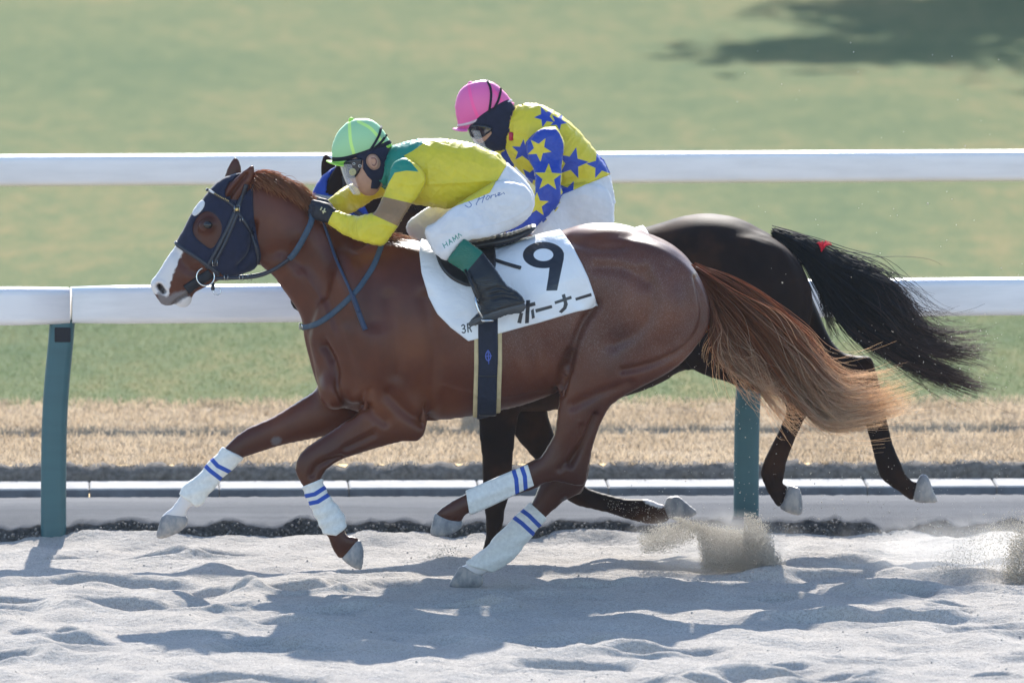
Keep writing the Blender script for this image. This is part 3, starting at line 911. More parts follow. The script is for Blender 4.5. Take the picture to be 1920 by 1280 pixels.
# ---------------------------------------------------------------- chestnut in front
Y1 = 0.0
F1 = Field(Y1, 262, 1365, 275, 1125, 0.43, 0.0065)
F1.outline(TORSO, 0.0, 0.90, 0.40, 0.03, 1)
F1.outline(NECK, 0.0, 0.58, 0.24, 0.10, 2)
F1.outline(HEAD, 0.0, 0.72, 0.13, 0.03, 3)
UH = [(1120, 452), (1200, 448), (1262, 474), (1308, 517), (1331, 572), (1327, 618), (1306, 648), (1281, 678), (1242, 705), (1190, 731), (1150, 756), (1130, 785), (1116, 822), (1106, 862), (1100, 896), (1090, 911), (1060, 905), (1040, 902), (1014, 907), (996, 912), (988, 876), (1014, 855), (1031, 828), (1040, 808), (1047, 760), (1052, 720), (1062, 670), (1076, 600), (1090, 520)]
F1.outline(UH, [(1200, 560, -0.135), (1100, 760, -0.16), (1060, 890, -0.13)], 0.72, 0.17, 0.06, 4)
LHN = [(1012, 860), (960, 884), (910, 905), (878, 922), (853, 935), (829, 951), (817, 963), (824, 976), (862, 978), (871, 967), (882, 960), (930, 943), (970, 926), (1016, 907)]
F1.outline(LHN, -0.12, 0.85, None, 0.02, 4)
UHF = [(a, b) for a, b in UH if b < 880 and a > 1020] + [(1085, 905), (1040, 880)]
F1.outline([(1120, 455), (1200, 452), (1262, 478), (1300, 520), (1318, 575), (1300, 640), (1260, 672), (1190, 722), (1146, 756), (1124, 790), (1112, 830), (1106, 868), (1098, 905), (1083, 926), (1040, 900), (1040, 850), (1050, 800), (1058, 720), (1070, 670), (1090, 520)], 0.14, 0.72, 0.16, 0.06, 5)
LHF = [(1060, 830), (1090, 830), (1105, 870), (1098, 905), (1083, 926), (1060, 937), (1042, 952), (1021, 972), (997, 1000), (966, 1038), (946, 1057), (920, 1070), (900, 1078), (880, 1078), (862, 1063), (874, 1057), (908, 1033), (942, 996), (970, 969), (994, 945), (1004, 927), (1012, 907), (1030, 870)]
F1.outline(LHF, 0.12, 0.82, None, 0.02, 5)
FN = [(676, 768), (646, 790), (613, 813), (582, 833), (562, 851), (554, 873), (556, 890), (570, 914), (579, 935), (599, 976), (609, 998), (615, 1006), (626, 1033), (640, 1047), (656, 1034), (672, 1013), (666, 1006), (651, 1003), (646, 986), (643, 968), (614, 929), (603, 905), (604, 893), (617, 876), (646, 859), (697, 842), (757, 826), (777, 828), (795, 814), (801, 780), (795, 730), (740, 690), (690, 710)]
F1.outline(FN, [(740, 740, -0.15), (600, 860, -0.13), (640, 1020, -0.12)], 0.80, 0.10, 0.03, 6)
FF = [(605, 712), (592, 730), (556, 754), (512, 781), (462, 804), (435, 824), (421, 839), (414, 847), (394, 868), (371, 895), (345, 914), (340, 925), (324, 949), (304, 967), (318, 978), (349, 971), (349, 964), (354, 952), (368, 945), (378, 941), (391, 922), (414, 896), (432, 878), (452, 860), (472, 852), (492, 845), (529, 834), (569, 825), (616, 815), (670, 795), (690, 740), (655, 695)]
F1.outline(FF, [(660, 740, 0.13), (440, 840, 0.12), (330, 950, 0.11)], 0.80, 0.10, 0.03, 7)
# shoulder, breast and stifle masses on both sides
for sg in (-1, 1):
    F1.ellipsoid(P(690, 610, 0) + Vector((0, sg * 0.13, 0)), (0.15, 0.13, 0.36), Matrix.Rotation(R(-14), 3, 'Y'), 0.08, 1)
    F1.ellipsoid(P(1215, 560, 0) + Vector((0, sg * 0.16, 0)), (0.21, 0.13, 0.25), None, 0.08, 4 if sg < 0 else 5)
    F1.ellipsoid(P(1135, 502, 0) + Vector((0, sg * 0.125, 0)), (0.20, 0.14, 0.172), Matrix.Rotation(R(6), 3, 'Y'), 0.07, 1)
    F1.ellipsoid(P(628, 725, 0) + Vector((0, sg * 0.10, 0)), (0.07, 0.09, 0.09), None, 0.04, 1)
# nostril, mouth slit, eye sockets
F1.ellipsoid(P(302, 541, -0.055), (0.018, 0.022, 0.013), Matrix.Rotation(R(35), 3, 'Y'), 0.012, 3, True)
F1.chain([P(323, 572, -0.05), P(345, 556, -0.062), P(362, 545, -0.07)], [0.005, 0.004, 0.003], 0.008, 3, True, 3.0)
for sg in (-1, 1):
    F1.ellipsoid(P(388, 420, 0) + Vector((0, sg * 0.088, 0)), (0.038, 0.016, 0.028), Matrix.Rotation(R(-20), 3, 'Y'), 0.02, 3)
# ears: cupped blades, one each side
def ear(F, pl, yc, sg, pid):
    F.outline(pl, yc, 0.62, None, 0.012, pid)
ear(F1, NEAR_EAR, -0.055, -1, 8); ear(F1, FAR_EAR, 0.065, 1, 9)
V1, Q1, I1 = finish(F1, 5)
def upper(V, ids, dx, dy):
    p = proj(V); w_ = np.clip((735 + dy - p[:, 1]) / 60, 0, 1) * np.clip((p[:, 0] - 520 - dx) / 40, 0, 1)
    return w_ * (~np.isin(ids, (3, 8, 9)))
V1 = smooth(V1, Q1, 40, False, 0.5, upper(V1, I1, 0, 0))
N1 = normals(V1, Q1)
near = lambda V, y=0.0: V[:, 1] < Y1 + y
G1 = [  # (line, depth, width px)
    ([(607, 650), (628, 690), (634, 730), (655, 760), (690, 762)], 0.0075, 7), ([(604, 640), (622, 672)], 0.005, 8),
    ([(690, 735), (688, 760), (720, 790)], 0.006, 10), ([(800, 560), (812, 640), (806, 720), (800, 780)], 0.0075, 17),
    ([(730, 740), (760, 770), (790, 790)], 0.008, 12), ([(660, 430), (690, 520), (700, 600)], 0.008, 22), ([(560, 470), (610, 540), (640, 600)], 0.007, 20), ([(500, 480), (530, 470), (560, 500)], 0.006, 14),
    ([(1062, 690), (1078, 640), (1095, 600), (1118, 570)], 0.012, 9), ([(1050, 735), (1060, 690), (1070, 660)], 0.010, 8),
    ([(1310, 520), (1322, 590), (1300, 640), (1240, 678), (1170, 695)], 0.0075, 8), ([(1262, 500), (1290, 560), (1285, 610), (1240, 650)], 0.006, 18),
    ([(1210, 510), (1222, 545), (1218, 590), (1190, 625), (1150, 645)], 0.007, 14), ([(1120, 500), (1170, 505), (1210, 530)], 0.005, 12),
    ([(1117, 780), (1095, 830), (1070, 870)], 0.010, 7), ([(1070, 450), (1120, 462), (1170, 460)], 0.006, 12),
    ([(640, 858), (600, 870), (585, 890)], 0.006, 6), ([(700, 815), (650, 838)], 0.005, 7), ([(475, 420), (468, 470), (448, 497)], 0.010, 7),
    ([(330, 470), (350, 500), (380, 515)], 0.005, 10), ([(940, 560), (1000, 640), (1040, 690)], 0.004, 40),
    ([(428, 372), (442, 352), (462, 325)], 0.008, 3.5), ([(830, 722), (880, 736), (940, 742), (1005, 730)], -0.0016, 4), ([(700, 800), (655, 826), (610, 852)], -0.0018, 3.5), ([(352, 505), (372, 492), (392, 500)], -0.0015, 3), ([(1085, 790), (1078, 830), (1062, 862)], -0.0018, 3.5), ([(560, 500), (600, 560), (622, 620)], -0.0014, 4),
    ([(299, 537), (303, 541), (306, 546)], 0.011, 4.5), ([(320, 574), (333, 562), (347, 555), (362, 546)], 0.005, 2.2), ([(290, 535), (296, 528), (306, 530), (312, 540)], -0.004, 3.5),
    ([(610, 560), (640, 640), (668, 720)], 0.004, 12), ([(730, 560), (745, 640), (742, 700)], 0.005, 16), ([(1180, 720), (1120, 740), (1075, 760)], 0.005, 10), ([(1090, 800), (1072, 850), (1050, 880)], 0.005, 6)]
for pl, dp, wd in G1:
    V1 = groove(V1, N1, pl, dp * (2.7 if dp > 0 else 2.0), wd)
V1 = bulge(V1, N1, (1085, 640), 26, 40, 0.012); V1 = bulge(V1, N1, (1160, 575), 55, 60, 0.012); V1 = bulge(V1, N1, (1265, 590), 30, 70, 0.012)
V1 = bulge(V1, N1, (655, 740), 26, 22, 0.012); V1 = bulge(V1, N1, (720, 660), 45, 90, 0.010); V1 = bulge(V1, N1, (450, 470), 28, 30, 0.008)
rb = fft_noise(256, 64, 1, 1, 5, 14, 77)[:, 5]
pp = proj(V1)                                                       # faint ribs behind the girth
ribs = 0.0022 * np.sin((pp[:, 0] - 0.35 * (pp[:, 1] - 600)) / 6.2) * np.exp(-((pp[:, 0] - 985) / 55) ** 2 - ((pp[:, 1] - 680) / 60) ** 2)
V1 = V1 + N1 * ribs[:, None]
V1 = smooth(V1, Q1, 1); N1 = normals(V1, Q1)

def body_attrs(V, ids, white, grey, pointf, roan):
    pp = proj(V)
    wv = np.full(len(V), -50.0)
    for fn in white: wv = np.maximum(wv, fn(pp, V))
    gv = np.full(len(V), -50.0)
    for fn in grey: gv = np.maximum(gv, fn(pp, V))
    return {'white': wv, 'grey': gv, 'point': pointf(pp, V), 'roan': roan(pp, V)}
def reg(pts, cond=None, sm=4):
    f = psd(pts, sm)
    return lambda pp, V: np.where(cond(V) if cond is not None else True, f(pp), -50.0)
_w1 = psd([(375, 935), (350, 905), (335, 925), (300, 965), (320, 982), (352, 975), (360, 955)], 4); _w2 = psd([(410, 842), (430, 846), (456, 860), (440, 885), (400, 870)], 4); _w3 = psd([(905, 1050), (870, 1050), (855, 1066), (880, 1090), (915, 1080), (925, 1060)], 4)
wcheck = lambda pp: np.maximum.reduce([_w1(pp), _w2(pp), _w3(pp)])
A1 = body_attrs(V1, I1,
    [reg([(331, 450), (345, 462), (330, 500), (320, 530), (314, 556), (300, 552), (284, 548), (278, 525), (300, 495)]), reg([(325, 562), (345, 556), (364, 560), (362, 580), (335, 580)]),
     reg([(375, 935), (350, 905), (335, 925), (300, 965), (320, 982), (352, 975), (360, 955)]), reg([(410, 842), (430, 846), (456, 860), (440, 885), (400, 870)], lambda V: V[:, 1] > 0),
     reg([(905, 1050), (870, 1050), (855, 1066), (880, 1090), (915, 1080), (925, 1060)])],
    [reg([(296, 548), (312, 556), (330, 548), (350, 545), (350, 556), (325, 572), (302, 572)]), reg([(509, 824), (518, 818), (527, 822), (525, 830), (514, 834)], lambda V: V[:, 1] > 0), reg([(1052, 938), (1060, 930), (1063, 938), (1055, 948)], lambda V: V[:, 1] > 0)],
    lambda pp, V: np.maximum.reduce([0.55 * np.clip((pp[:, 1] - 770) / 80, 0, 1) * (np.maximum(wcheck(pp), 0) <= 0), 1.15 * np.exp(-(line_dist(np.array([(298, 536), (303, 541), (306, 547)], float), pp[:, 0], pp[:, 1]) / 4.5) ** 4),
        0.9 * np.exp(-(line_dist(np.array([(320, 573), (333, 562), (347, 555), (362, 546)], float), pp[:, 0], pp[:, 1]) / 1.8) ** 2), 0.8 * np.exp(-(np.hypot((pp[:, 0] - 390) / 1.3, pp[:, 1] - 422) / 11) ** 2)]),
    lambda pp, V: np.clip((pp[:, 0] - 820) / 120, 0, 1) * np.clip((720 - pp[:, 1]) / 60, 0.3, 1) * np.clip((pp[:, 1] - 440) / 50, 0, 1) * 0.8)
horse1 = empty('racehorse', P(880, 1098, 0), 'chestnut racehorse galloping in front with white leg wraps and cloth number nine', 'horse', 'racehorses')
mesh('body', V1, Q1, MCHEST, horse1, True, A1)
S1 = (V1, Q1, N1)
BV1 = bvh_of(S1)

def hoof_part(Yb, pts, yc, parent, pad=30, sc=1.0):
    a = np.array(pts)
    F = Field(Yb + yc, a[:, 0].min() - pad, a[:, 0].max() + pad, a[:, 1].min() - pad, a[:, 1].max() + pad, 0.11, 0.0035)
    F.outline(pts, 0.0, sc, 0.058, 0.0, 1, 3)
    V, Q, _ = F.surface(3)
    return mesh('hoof', V, Q, MHOOF, parent)
hoof_part(Y1, [(304, 966), (298, 985), (293, 1001), (296, 1008), (312, 1007), (337, 996), (351, 983), (350, 968), (328, 962)], 0.11, horse1, sc=1.25)
hoof_part(Y1, [(641, 1047), (660, 1062), (673, 1067), (679, 1064), (682, 1040), (681, 1026), (675, 1012), (662, 1018), (648, 1036)], -0.12, horse1, sc=1.25)
hoof_part(Y1, [(817, 962), (811, 978), (807, 992), (809, 1003), (826, 1005), (850, 999), (867, 986), (865, 974), (843, 970)], -0.12, horse1, sc=1.25)
hoof_part(Y1, [(864, 1060), (852, 1078), (843, 1094), (845, 1103), (868, 1102), (893, 1102), (907, 1091), (902, 1075), (884, 1066)], 0.12, horse1, sc=1.25)
# leg wraps
def wrap(S, ids, pid, pts, parent, stripes, ycond):
    f = psd(pts, 0)
    st = lambda p, v: np.maximum.reduce([4.0 - line_dist(np.array(s_), p[:, 0], p[:, 1]) for s_ in stripes])
    rl = lambda v, n: 0.0019 * np.sin((proj(v) @ np.array([0.35, 0.9])) / 3.1)
    return shell('leg_wrap', S, f, MWRAP, parent, 0.003, 0.007, ycond(S[0]), 1, rl, {'stripe': st})
isid = lambda ids, *k: np.isin(ids, k)
wrap(S1, I1, 7, [(408, 842), (418, 838), (456, 858), (450, 866), (432, 880), (414, 897), (392, 924), (378, 943), (368, 948), (352, 938), (336, 926), (343, 910), (371, 893), (394, 866)], horse1, [[(392, 855), (408, 873), (434, 886)], [(376, 864), (394, 882), (420, 902)]], lambda V: (V[:, 1] > 0.0) & (I1 != 3))
wrap(S1, I1, 6, [(562, 914), (606, 896), (616, 928), (648, 968), (649, 984), (644, 993), (630, 1004), (607, 999), (596, 976), (574, 935)], horse1, [[(560, 932), (590, 926), (618, 908)], [(568, 946), (596, 940), (624, 922)]], lambda V: V[:, 1] < 0)
wrap(S1, I1, 4, [(874, 922), (990, 872), (1001, 909), (880, 964)], horse1, [[(977, 872), (984, 892), (986, 920)], [(962, 878), (968, 898), (970, 924)]], lambda V: V[:, 1] < 0)
wrap(S1, I1, 5, [(994, 942), (1025, 971), (1001, 1002), (970, 1040), (949, 1060), (925, 1072), (880, 1060), (872, 1055), (905, 1032), (940, 994), (968, 967)], horse1, [[(970, 950), (992, 966), (1016, 990)], [(956, 964), (978, 980), (1004, 1004)]], lambda V: V[:, 1] > 0)

# blinker-less hood with open eye
HOODP = [(446, 322), (412, 330), (390, 350), (372, 376), (352, 403), (336, 432), (322, 452), (345, 470), (388, 497), (410, 508), (430, 524), (466, 512), (484, 492), (489, 478), (482, 446), (476, 408), (474, 360), (476, 336), (466, 326)]
EYEP = [(361, 428), (369, 408), (384, 397), (400, 400), (412, 413), (416, 428), (411, 447), (397, 466), (380, 457), (366, 444)]
fh, fe = psd(HOODP, 2), psd(EYEP, 4)
hood1, HS1 = shell('hood', S1, lambda p: np.minimum(fh(p), -fe(p)), MNAVY, horse1, 0.003, 0.006, ~isid(I1, 8, 9), 1)
# pale badge on the forehead of the hood
MBADGE = flatmat('pale_badge', (0.62, 0.60, 0.58), 0.7).m
_b, _ = shell('badge', HS1 + (None,), psd([(361, 402), (366, 388), (378, 376), (384, 380), (380, 392), (368, 404)], 3), MBADGE, hood1, 0.001, 0.003)
_b.location = (0, 0, 0)
# eye
def eyeball(parent, c, r_):
    F = []; V = []
    for i in range(9):
        for j in range(14):
            a, b = math.pi * i / 8, 2 * math.pi * j / 14
            V.append((c.x + r_ * 1.2 * math.sin(a) * math.cos(b), c.y + r_ * math.sin(a) * math.sin(b), c.z + r_ * math.cos(a)))
    for i in range(8):
        for j in range(14): F.append((i * 14 + j, (i + 1) * 14 + j, (i + 1) * 14 + (j + 1) % 14, i * 14 + (j + 1) % 14))
    return MB().add(V, F).build('eye', MEYE, parent)
he = hit(BV1, 390, 422)[0]; eyeball(horse1, he + Vector((0, 0.006, 0)), 0.017)
he2 = he.copy(); he2.y = -he.y; eyeball(horse1, he2 + Vector((0, -0.006, 0)), 0.017)

# ---------------------------------------------------------------- dark horse behind
Y2 = 1.32
def HR(pts, ang=R(21)):
    c, s_ = math.cos(ang), math.sin(ang); o = (455, 345)
    return [((a - o[0]) * c + (b - o[1]) * s_ + o[0] + 184, -(a - o[0]) * s_ + (b - o[1]) * c + o[1] - 14) for a, b in pts]
F2 = Field(Y2, 440, 1790, 250, 1075, 0.43, 0.0075)
F2.outline(TORSO, 0.0, 0.90, 0.40, 0.03, 1, dx=195, dy=-17)
F2.outline(NECK, 0.0, 0.56, 0.22, 0.06, 2, dx=186, dy=-20)
F2.outline(HR(HEAD), 0.0, 0.72, 0.13, 0.03, 3)
ear(F2, HR(NEAR_EAR), -0.055, -1, 8); ear(F2, HR(FAR_EAR), 0.065, 1, 9)
L1 = [(1290, 470), (1400, 440), (1480, 470), (1518, 530), (1524, 580), (1512, 640), (1506, 690), (1514, 735), (1516, 768), (1507, 788), (1492, 820), (1475, 865), (1471, 889), (1468, 906), (1476, 914), (1462, 950), (1444, 930), (1432, 906), (1426, 886), (1433, 862), (1457, 813), (1474, 772), (1466, 748), (1445, 740), (1398, 729), (1359, 714), (1323, 703), (1287, 678), (1265, 600), (1270, 520)]
F2.outline(L1, [(1400, 560, -0.14), (1480, 760, -0.14), (1450, 900, -0.12)], 0.75, 0.16, 0.07, 4)
L2 = [(1400, 470), (1480, 490), (1520, 550), (1556, 632), (1580, 660), (1605, 666), (1632, 669), (1644, 700), (1655, 745), (1662, 782), (1674, 831), (1688, 865), (1702, 893), (1716, 904), (1722, 896), (1712, 936), (1684, 920), (1654, 898), (1643, 872), (1633, 831), (1622, 793), (1608, 742), (1588, 726), (1540, 728), (1480, 706), (1420, 640), (1390, 560)]
F2.outline(L2, [(1440, 560, 0.14), (1600, 690, 0.13), (1690, 900, 0.11)], 0.75, 0.16, 0.07, 5)
F2.outline([(860, 690), (895, 776), (899, 817), (903, 850), (904, 886), (909, 955), (911, 1000), (905, 1030), (905, 1050), (940, 1052), (938, 1020), (936, 1003), (943, 985), (947, 955), (956, 921), (963, 845), (972, 780), (1000, 690)], [(930, 740, -0.14), (925, 1020, -0.11)], 0.82, 0.10, 0.03, 6)
F2.outline([(930, 690), (950, 780), (968, 820), (1007, 864), (1036, 896), (1058, 930), (1083, 947), (1138, 960), (1190, 976), (1230, 982), (1256, 972), (1247, 948), (1236, 944), (1217, 936), (1172, 934), (1108, 917), (1092, 906), (1070, 880), (1050, 840), (1032, 793), (1024, 755), (1012, 690)], [(970, 740, 0.13), (1080, 920, 0.12), (1240, 955, 0.10)], 0.82, 0.10, 0.03, 7)
for sg in (-1, 1):
    F2.ellipsoid(P(885, 594, Y2) + Vector((0, sg * 0.13, 0)), (0.15, 0.13, 0.36), Matrix.Rotation(R(-14), 3, 'Y'), 0.08, 1)
    F2.ellipsoid(P(1408, 545, Y2) + Vector((0, sg * 0.15, 0)), (0.20, 0.13, 0.23), None, 0.08, 4 if sg < 0 else 5)
    F2.ellipsoid(P(1330, 486, Y2) + Vector((0, sg * 0.125, 0)), (0.22, 0.14, 0.172), Matrix.Rotation(R(4), 3, 'Y'), 0.07, 1)
V2, Q2, I2 = finish(F2, 4)
V2 = smooth(V2, Q2, 45, False, 0.5, upper(V2, I2, 195, -60))
N2 = normals(V2, Q2)
for pl, dp, wd in [([(1480, 455), (1506, 520), (1512, 580), (1490, 630)], 0.010, 10), ([(1420, 425), (1450, 470), (1470, 540)], 0.008, 16), ([(1380, 470), (1420, 540), (1400, 600)], 0.006, 20)]:
    V2 = groove(V2, N2, pl, dp, wd)
V2 = smooth(V2, Q2, 2); N2 = normals(V2, Q2)
zero = lambda pp, V: np.zeros(len(V))
A2 = body_attrs(V2, I2, [reg([(1205, 935), (1225, 930), (1246, 946), (1236, 952), (1215, 944)])], [], zero, zero)
horse2 = empty('racehorse', P(1100, 1045, Y2), 'dark bay racehorse galloping behind the chestnut with black tail and blue hood', 'horse', 'racehorses')
mesh('body', V2, Q2, MBAY, horse2, True, A2)
S2 = (V2, Q2, N2); BV2 = bvh_of(S2)
hoof_part(Y2, [(1462, 951), (1470, 935), (1478, 911), (1490, 912), (1500, 917), (1505, 941), (1502, 964), (1482, 962)], -0.12, horse2, sc=1.25)
hoof_part(Y2, [(1713, 937), (1716, 912), (1726, 890), (1740, 893), (1750, 920), (1758, 940), (1732, 942)], 0.11, horse2, sc=1.25)
hoof_part(Y2, [(1245, 955), (1250, 934), (1262, 930), (1274, 931), (1292, 946), (1307, 960), (1290, 971), (1258, 973)], 0.10, horse2, sc=1.25)
hoof_part(Y2, [(905, 1044), (892, 1062), (890, 1072), (942, 1072), (941, 1046)], -0.11, horse2, sc=1.2)
fh2, fe2 = psd(HR(HOODP), 2), psd(HR(EYEP), 4)
hood2, HS2 = shell('hood', S2, lambda p: np.minimum(fh2(p), -fe2(p)), MBLUE, horse2, 0.003, 0.006, ~isid(I2, 8, 9), 1)
he = hit(BV2, *HR([(390, 422)])[0], 0, Y2 - 0.1)[0]; eyeball(horse2, he + Vector((0, 0.006, 0)), 0.017)

# ================================================================== HAIR
def hair_mat(name, root, mid, tip, tr=0.35, rough=0.4):
    M = Mat(name, rough, 0.5)
    col = M.ramp(M.attr('along'), [(0.0, root), (0.62, mid), (1.0, tip)])
    col = M.mix(M.math('MULTIPLY', M.math('POWER', M.attr('rnd'), 2.0), 0.75), col, tuple(c * 0.25 for c in mid))
    col = M.mix(M.math('MULTIPLY', M.attr('tone'), M.math('POWER', M.attr('along'), 2.2)), col, tip)
    M.color(col); M.translucent(col, tr); return M.m
MHAIR1 = hair_mat('chestnut_hair', (0.24, 0.062, 0.016), (0.44, 0.145, 0.040), (0.97, 0.76, 0.52), 0.6)
MHAIRM = hair_mat('mane_hair', (0.26, 0.080, 0.026), (0.48, 0.17, 0.06), (0.75, 0.38, 0.17), 0.6)
MHAIR2 = hair_mat('black_hair', (0.006, 0.006, 0.009), (0.007, 0.007, 0.010), (0.13, 0.07, 0.05), 0.3, 0.45)
def strands(name, C, rad, mat, parent, tone=None):
    """C (n, m, 3) centre lines -> thin three-sided strands"""
    n, m, _ = C.shape
    T = np.gradient(C, axis=1); T /= np.linalg.norm(T, axis=2)[:, :, None] + 1e-9
    A = np.cross(T, np.array([0.0, 1.0, 0.02])); A /= np.linalg.norm(A, axis=2)[:, :, None] + 1e-9
    B = np.cross(T, A)
    t = np.linspace(0, 1, m)
    r = np.asarray(rad)[:, None] * (1.0 - 0.75 * t[None, :] ** 2)
    V = np.stack([C + (A * math.cos(q) + B * math.sin(q)) * r[:, :, None] for q in (0.0, 2.1, 4.2)], 2).reshape(-1, 3)
    b = (np.arange(n)[:, None] * m + np.arange(m - 1)[None, :]).ravel() * 3
    Q = np.concatenate([np.stack([b + k, b + (k + 1) % 3, b + 3 + (k + 1) % 3, b + 3 + k], -1) for k in range(3)])
    rn = np.repeat(RNG.uniform(0, 1, n), m * 3)
    al = np.tile(np.repeat(t, 3), n)
    tn = np.repeat(tone if tone is not None else np.zeros(n), m * 3)
    return mesh(name, V, Q.astype(np.int32), mat, parent, True, {'along': al, 'rnd': rn, 'tone': tn})
def guided(guides, n, Y, ysp, jit, m=18, lens=(0.65, 1.0), wave=3.0, clump=0.6, fly=0.12, flyjit=3.0, per=26):
    """strands drawn between neighbouring pixel guides, gathered in locks"""
    G = np.stack([catmull(np.array(g, float), 6) for g in guides])          # (g, k, 2)
    g_, k_, _ = G.shape
    nl = max(8, n // per)
    lu = RNG.uniform(0, g_ - 1.001, nl); ly = RNG.normal(0, 1, nl); ljit = RNG.normal(0, 1, (nl, 2)); lph = RNG.uniform(0, 6.28, nl)
    li = RNG.integers(0, nl, n)
    u = np.clip(lu[li] + RNG.normal(0, 0.10, n), 0, g_ - 1.001); i0 = u.astype(int); f = (u - i0)[:, None, None]
    C = G[i0] * (1 - f) + G[i0 + 1] * f
    L = RNG.uniform(lens[0], lens[1], n)
    t = np.linspace(0, 1, m)
    s_ = (t[None, :] * L[:, None]) * (k_ - 1)
    a = np.clip(s_.astype(int), 0, k_ - 2); fr = (s_ - a)[:, :, None]
    r = np.arange(n)[:, None]
    C = C[r, a] * (1 - fr) + C[r, a + 1] * fr
    tt = t[None, :, None]
    isf = (RNG.uniform(0, 1, n) < fly)[:, None, None]
    J = (ljit[li] * jit * clump)[:, None, :] * (0.2 + 1.1 * tt ** 1.5) + RNG.normal(0, 1, (n, 1, 2)) * jit * (1 - clump) * 1.6 * (0.35 + tt) * (1.15 - tt)
    F_ = RNG.normal(0, 1, (n, 1, 2)) * jit * flyjit * tt ** 1.6
    ph = lph[li][:, None] + RNG.normal(0, 0.5, n)[:, None]
    W = np.stack([np.sin(ph + 7 * t[None, :]), np.cos(ph * 1.3 + 6 * t[None, :])], -1) * wave * tt
    C = C + J + W + np.where(isf, F_, 0)
    y = Y + (ly[li] * ysp * 0.7 + RNG.normal(0, ysp * 0.5, n))[:, None] * (0.3 + t[None, :]) + 0.01 * np.sin(ph + 5 * t[None, :])
    return Pn(C[:, :, 0], C[:, :, 1], y)
T1G = [[(1302, 497), (1370, 519), (1440, 558), (1498, 610), (1536, 662), (1580, 694), (1650, 702)],
       [(1302, 500), (1368, 531), (1436, 582), (1496, 650), (1542, 714), (1594, 742), (1694, 728)],
       [(1304, 504), (1362, 544), (1424, 604), (1480, 678), (1528, 744), (1582, 774), (1696, 750)],
       [(1306, 508), (1355, 556), (1408, 624), (1462, 702), (1514, 762), (1566, 794), (1672, 772)],
       [(1308, 511), (1350, 560), (1396, 628), (1446, 706), (1494, 768), (1548, 798), (1612, 790)]]
T1L = [[(1308, 512), (1345, 562), (1386, 632), (1434, 702), (1470, 754), (1494, 792), (1526, 788)],
       [(1310, 515), (1339, 568), (1362, 628), (1392, 682), (1424, 722), (1452, 742), (1482, 738)],
       [(1311, 517), (1336, 570), (1350, 628), (1372, 676), (1404, 703), (1430, 716), (1450, 710)],
       [(1312, 520), (1333, 572), (1337, 620), (1334, 656), (1346, 682), (1374, 696), (1398, 688)]]
hc = [guided(T1G, 1700, Y1 - 0.01, 0.040, 13.0, 24, (0.66, 1.0), 9.0, 0.9, 0.06, 1.6, 50), guided(T1G[1:4], 750, Y1, 0.045, 16.0, 24, (0.88, 1.0), 9.0, 0.9, 0.2, 1.4, 50),
      guided(T1L, 430, Y1 - 0.02, 0.045, 13.0, 24, (0.6, 1.0), 16.0, 0.9, 0.15, 1.8, 36), guided(T1G + T1L, 300, Y1 - 0.01, 0.07, 9.0, 24, (0.5, 1.0), 14.0, 0.6, 0.85, 2.6)]
tone = np.concatenate([RNG.choice([0.0, 0.1, 0.3, 0.6], 1700), RNG.uniform(0.5, 1, 750), RNG.uniform(0.35, 1.0, 430), RNG.uniform(0.2, 1, 300)])
C = np.concatenate(hc)
strands('tail', C, RNG.uniform(0.0010, 0.0019, len(C)), MHAIR1, horse1, tone)
# fleshy dock under the hair
mb = MB(); mb.tube([P(a, b, Y1) for a, b in catmull([(1286, 506), (1312, 515), (1345, 535), (1385, 566), (1420, 604)], 4)], list(np.linspace(0.030, 0.012, 17)), 10)
mb.build('dock', MCHEST, horse1)
T2G = [[(1452, 436), (1512, 454), (1572, 486), (1640, 508), (1692, 548), (1722, 600), (1742, 634)],
       [(1453, 437), (1510, 462), (1580, 508), (1652, 556), (1704, 615), (1776, 634), (1850, 626)],
       [(1453, 438), (1510, 472), (1577, 530), (1642, 590), (1704, 640), (1772, 678), (1838, 708)],
       [(1454, 440), (1508, 481), (1562, 550), (1622, 615), (1692, 660), (1772, 704), (1845, 732)],
       [(1455, 442), (1506, 490), (1548, 560), (1594, 624), (1660, 666), (1742, 706), (1838, 736)]]
C = np.concatenate([guided(T2G, 2200, Y2, 0.045, 10.0, 20, (0.62, 1.0), 8.0, 0.88, 0.08, 2.2, 55), guided(T2G, 320, Y2, 0.06, 12.0, 20, (0.7, 1.0), 13.0, 0.5, 0.8, 2.6)])
strands('tail', C, RNG.uniform(0.0015, 0.0026, len(C)), MHAIR2, horse2)
C = guided([[(1500, 470), (1530, 520), (1540, 570), (1552, 610), (1562, 640)], [(1510, 480), (1545, 530), (1556, 575), (1566, 610), (1575, 632)]], 90, Y2, 0.03, 4, 14, (0.6, 1), 3, 0.5, 0.2, 2)
strands('tail_wisp', C, RNG.uniform(0.001, 0.0018, len(C)), MHAIR2, horse2)
mb = MB(); mb.tube([P(a, b, Y2) for a, b in catmull([(1440, 456), (1470, 462), (1502, 482), (1540, 512), (1570, 556)], 4)], list(np.linspace(0.033, 0.014, 17)), 10)
mb.build('dock', MBAY, horse2)
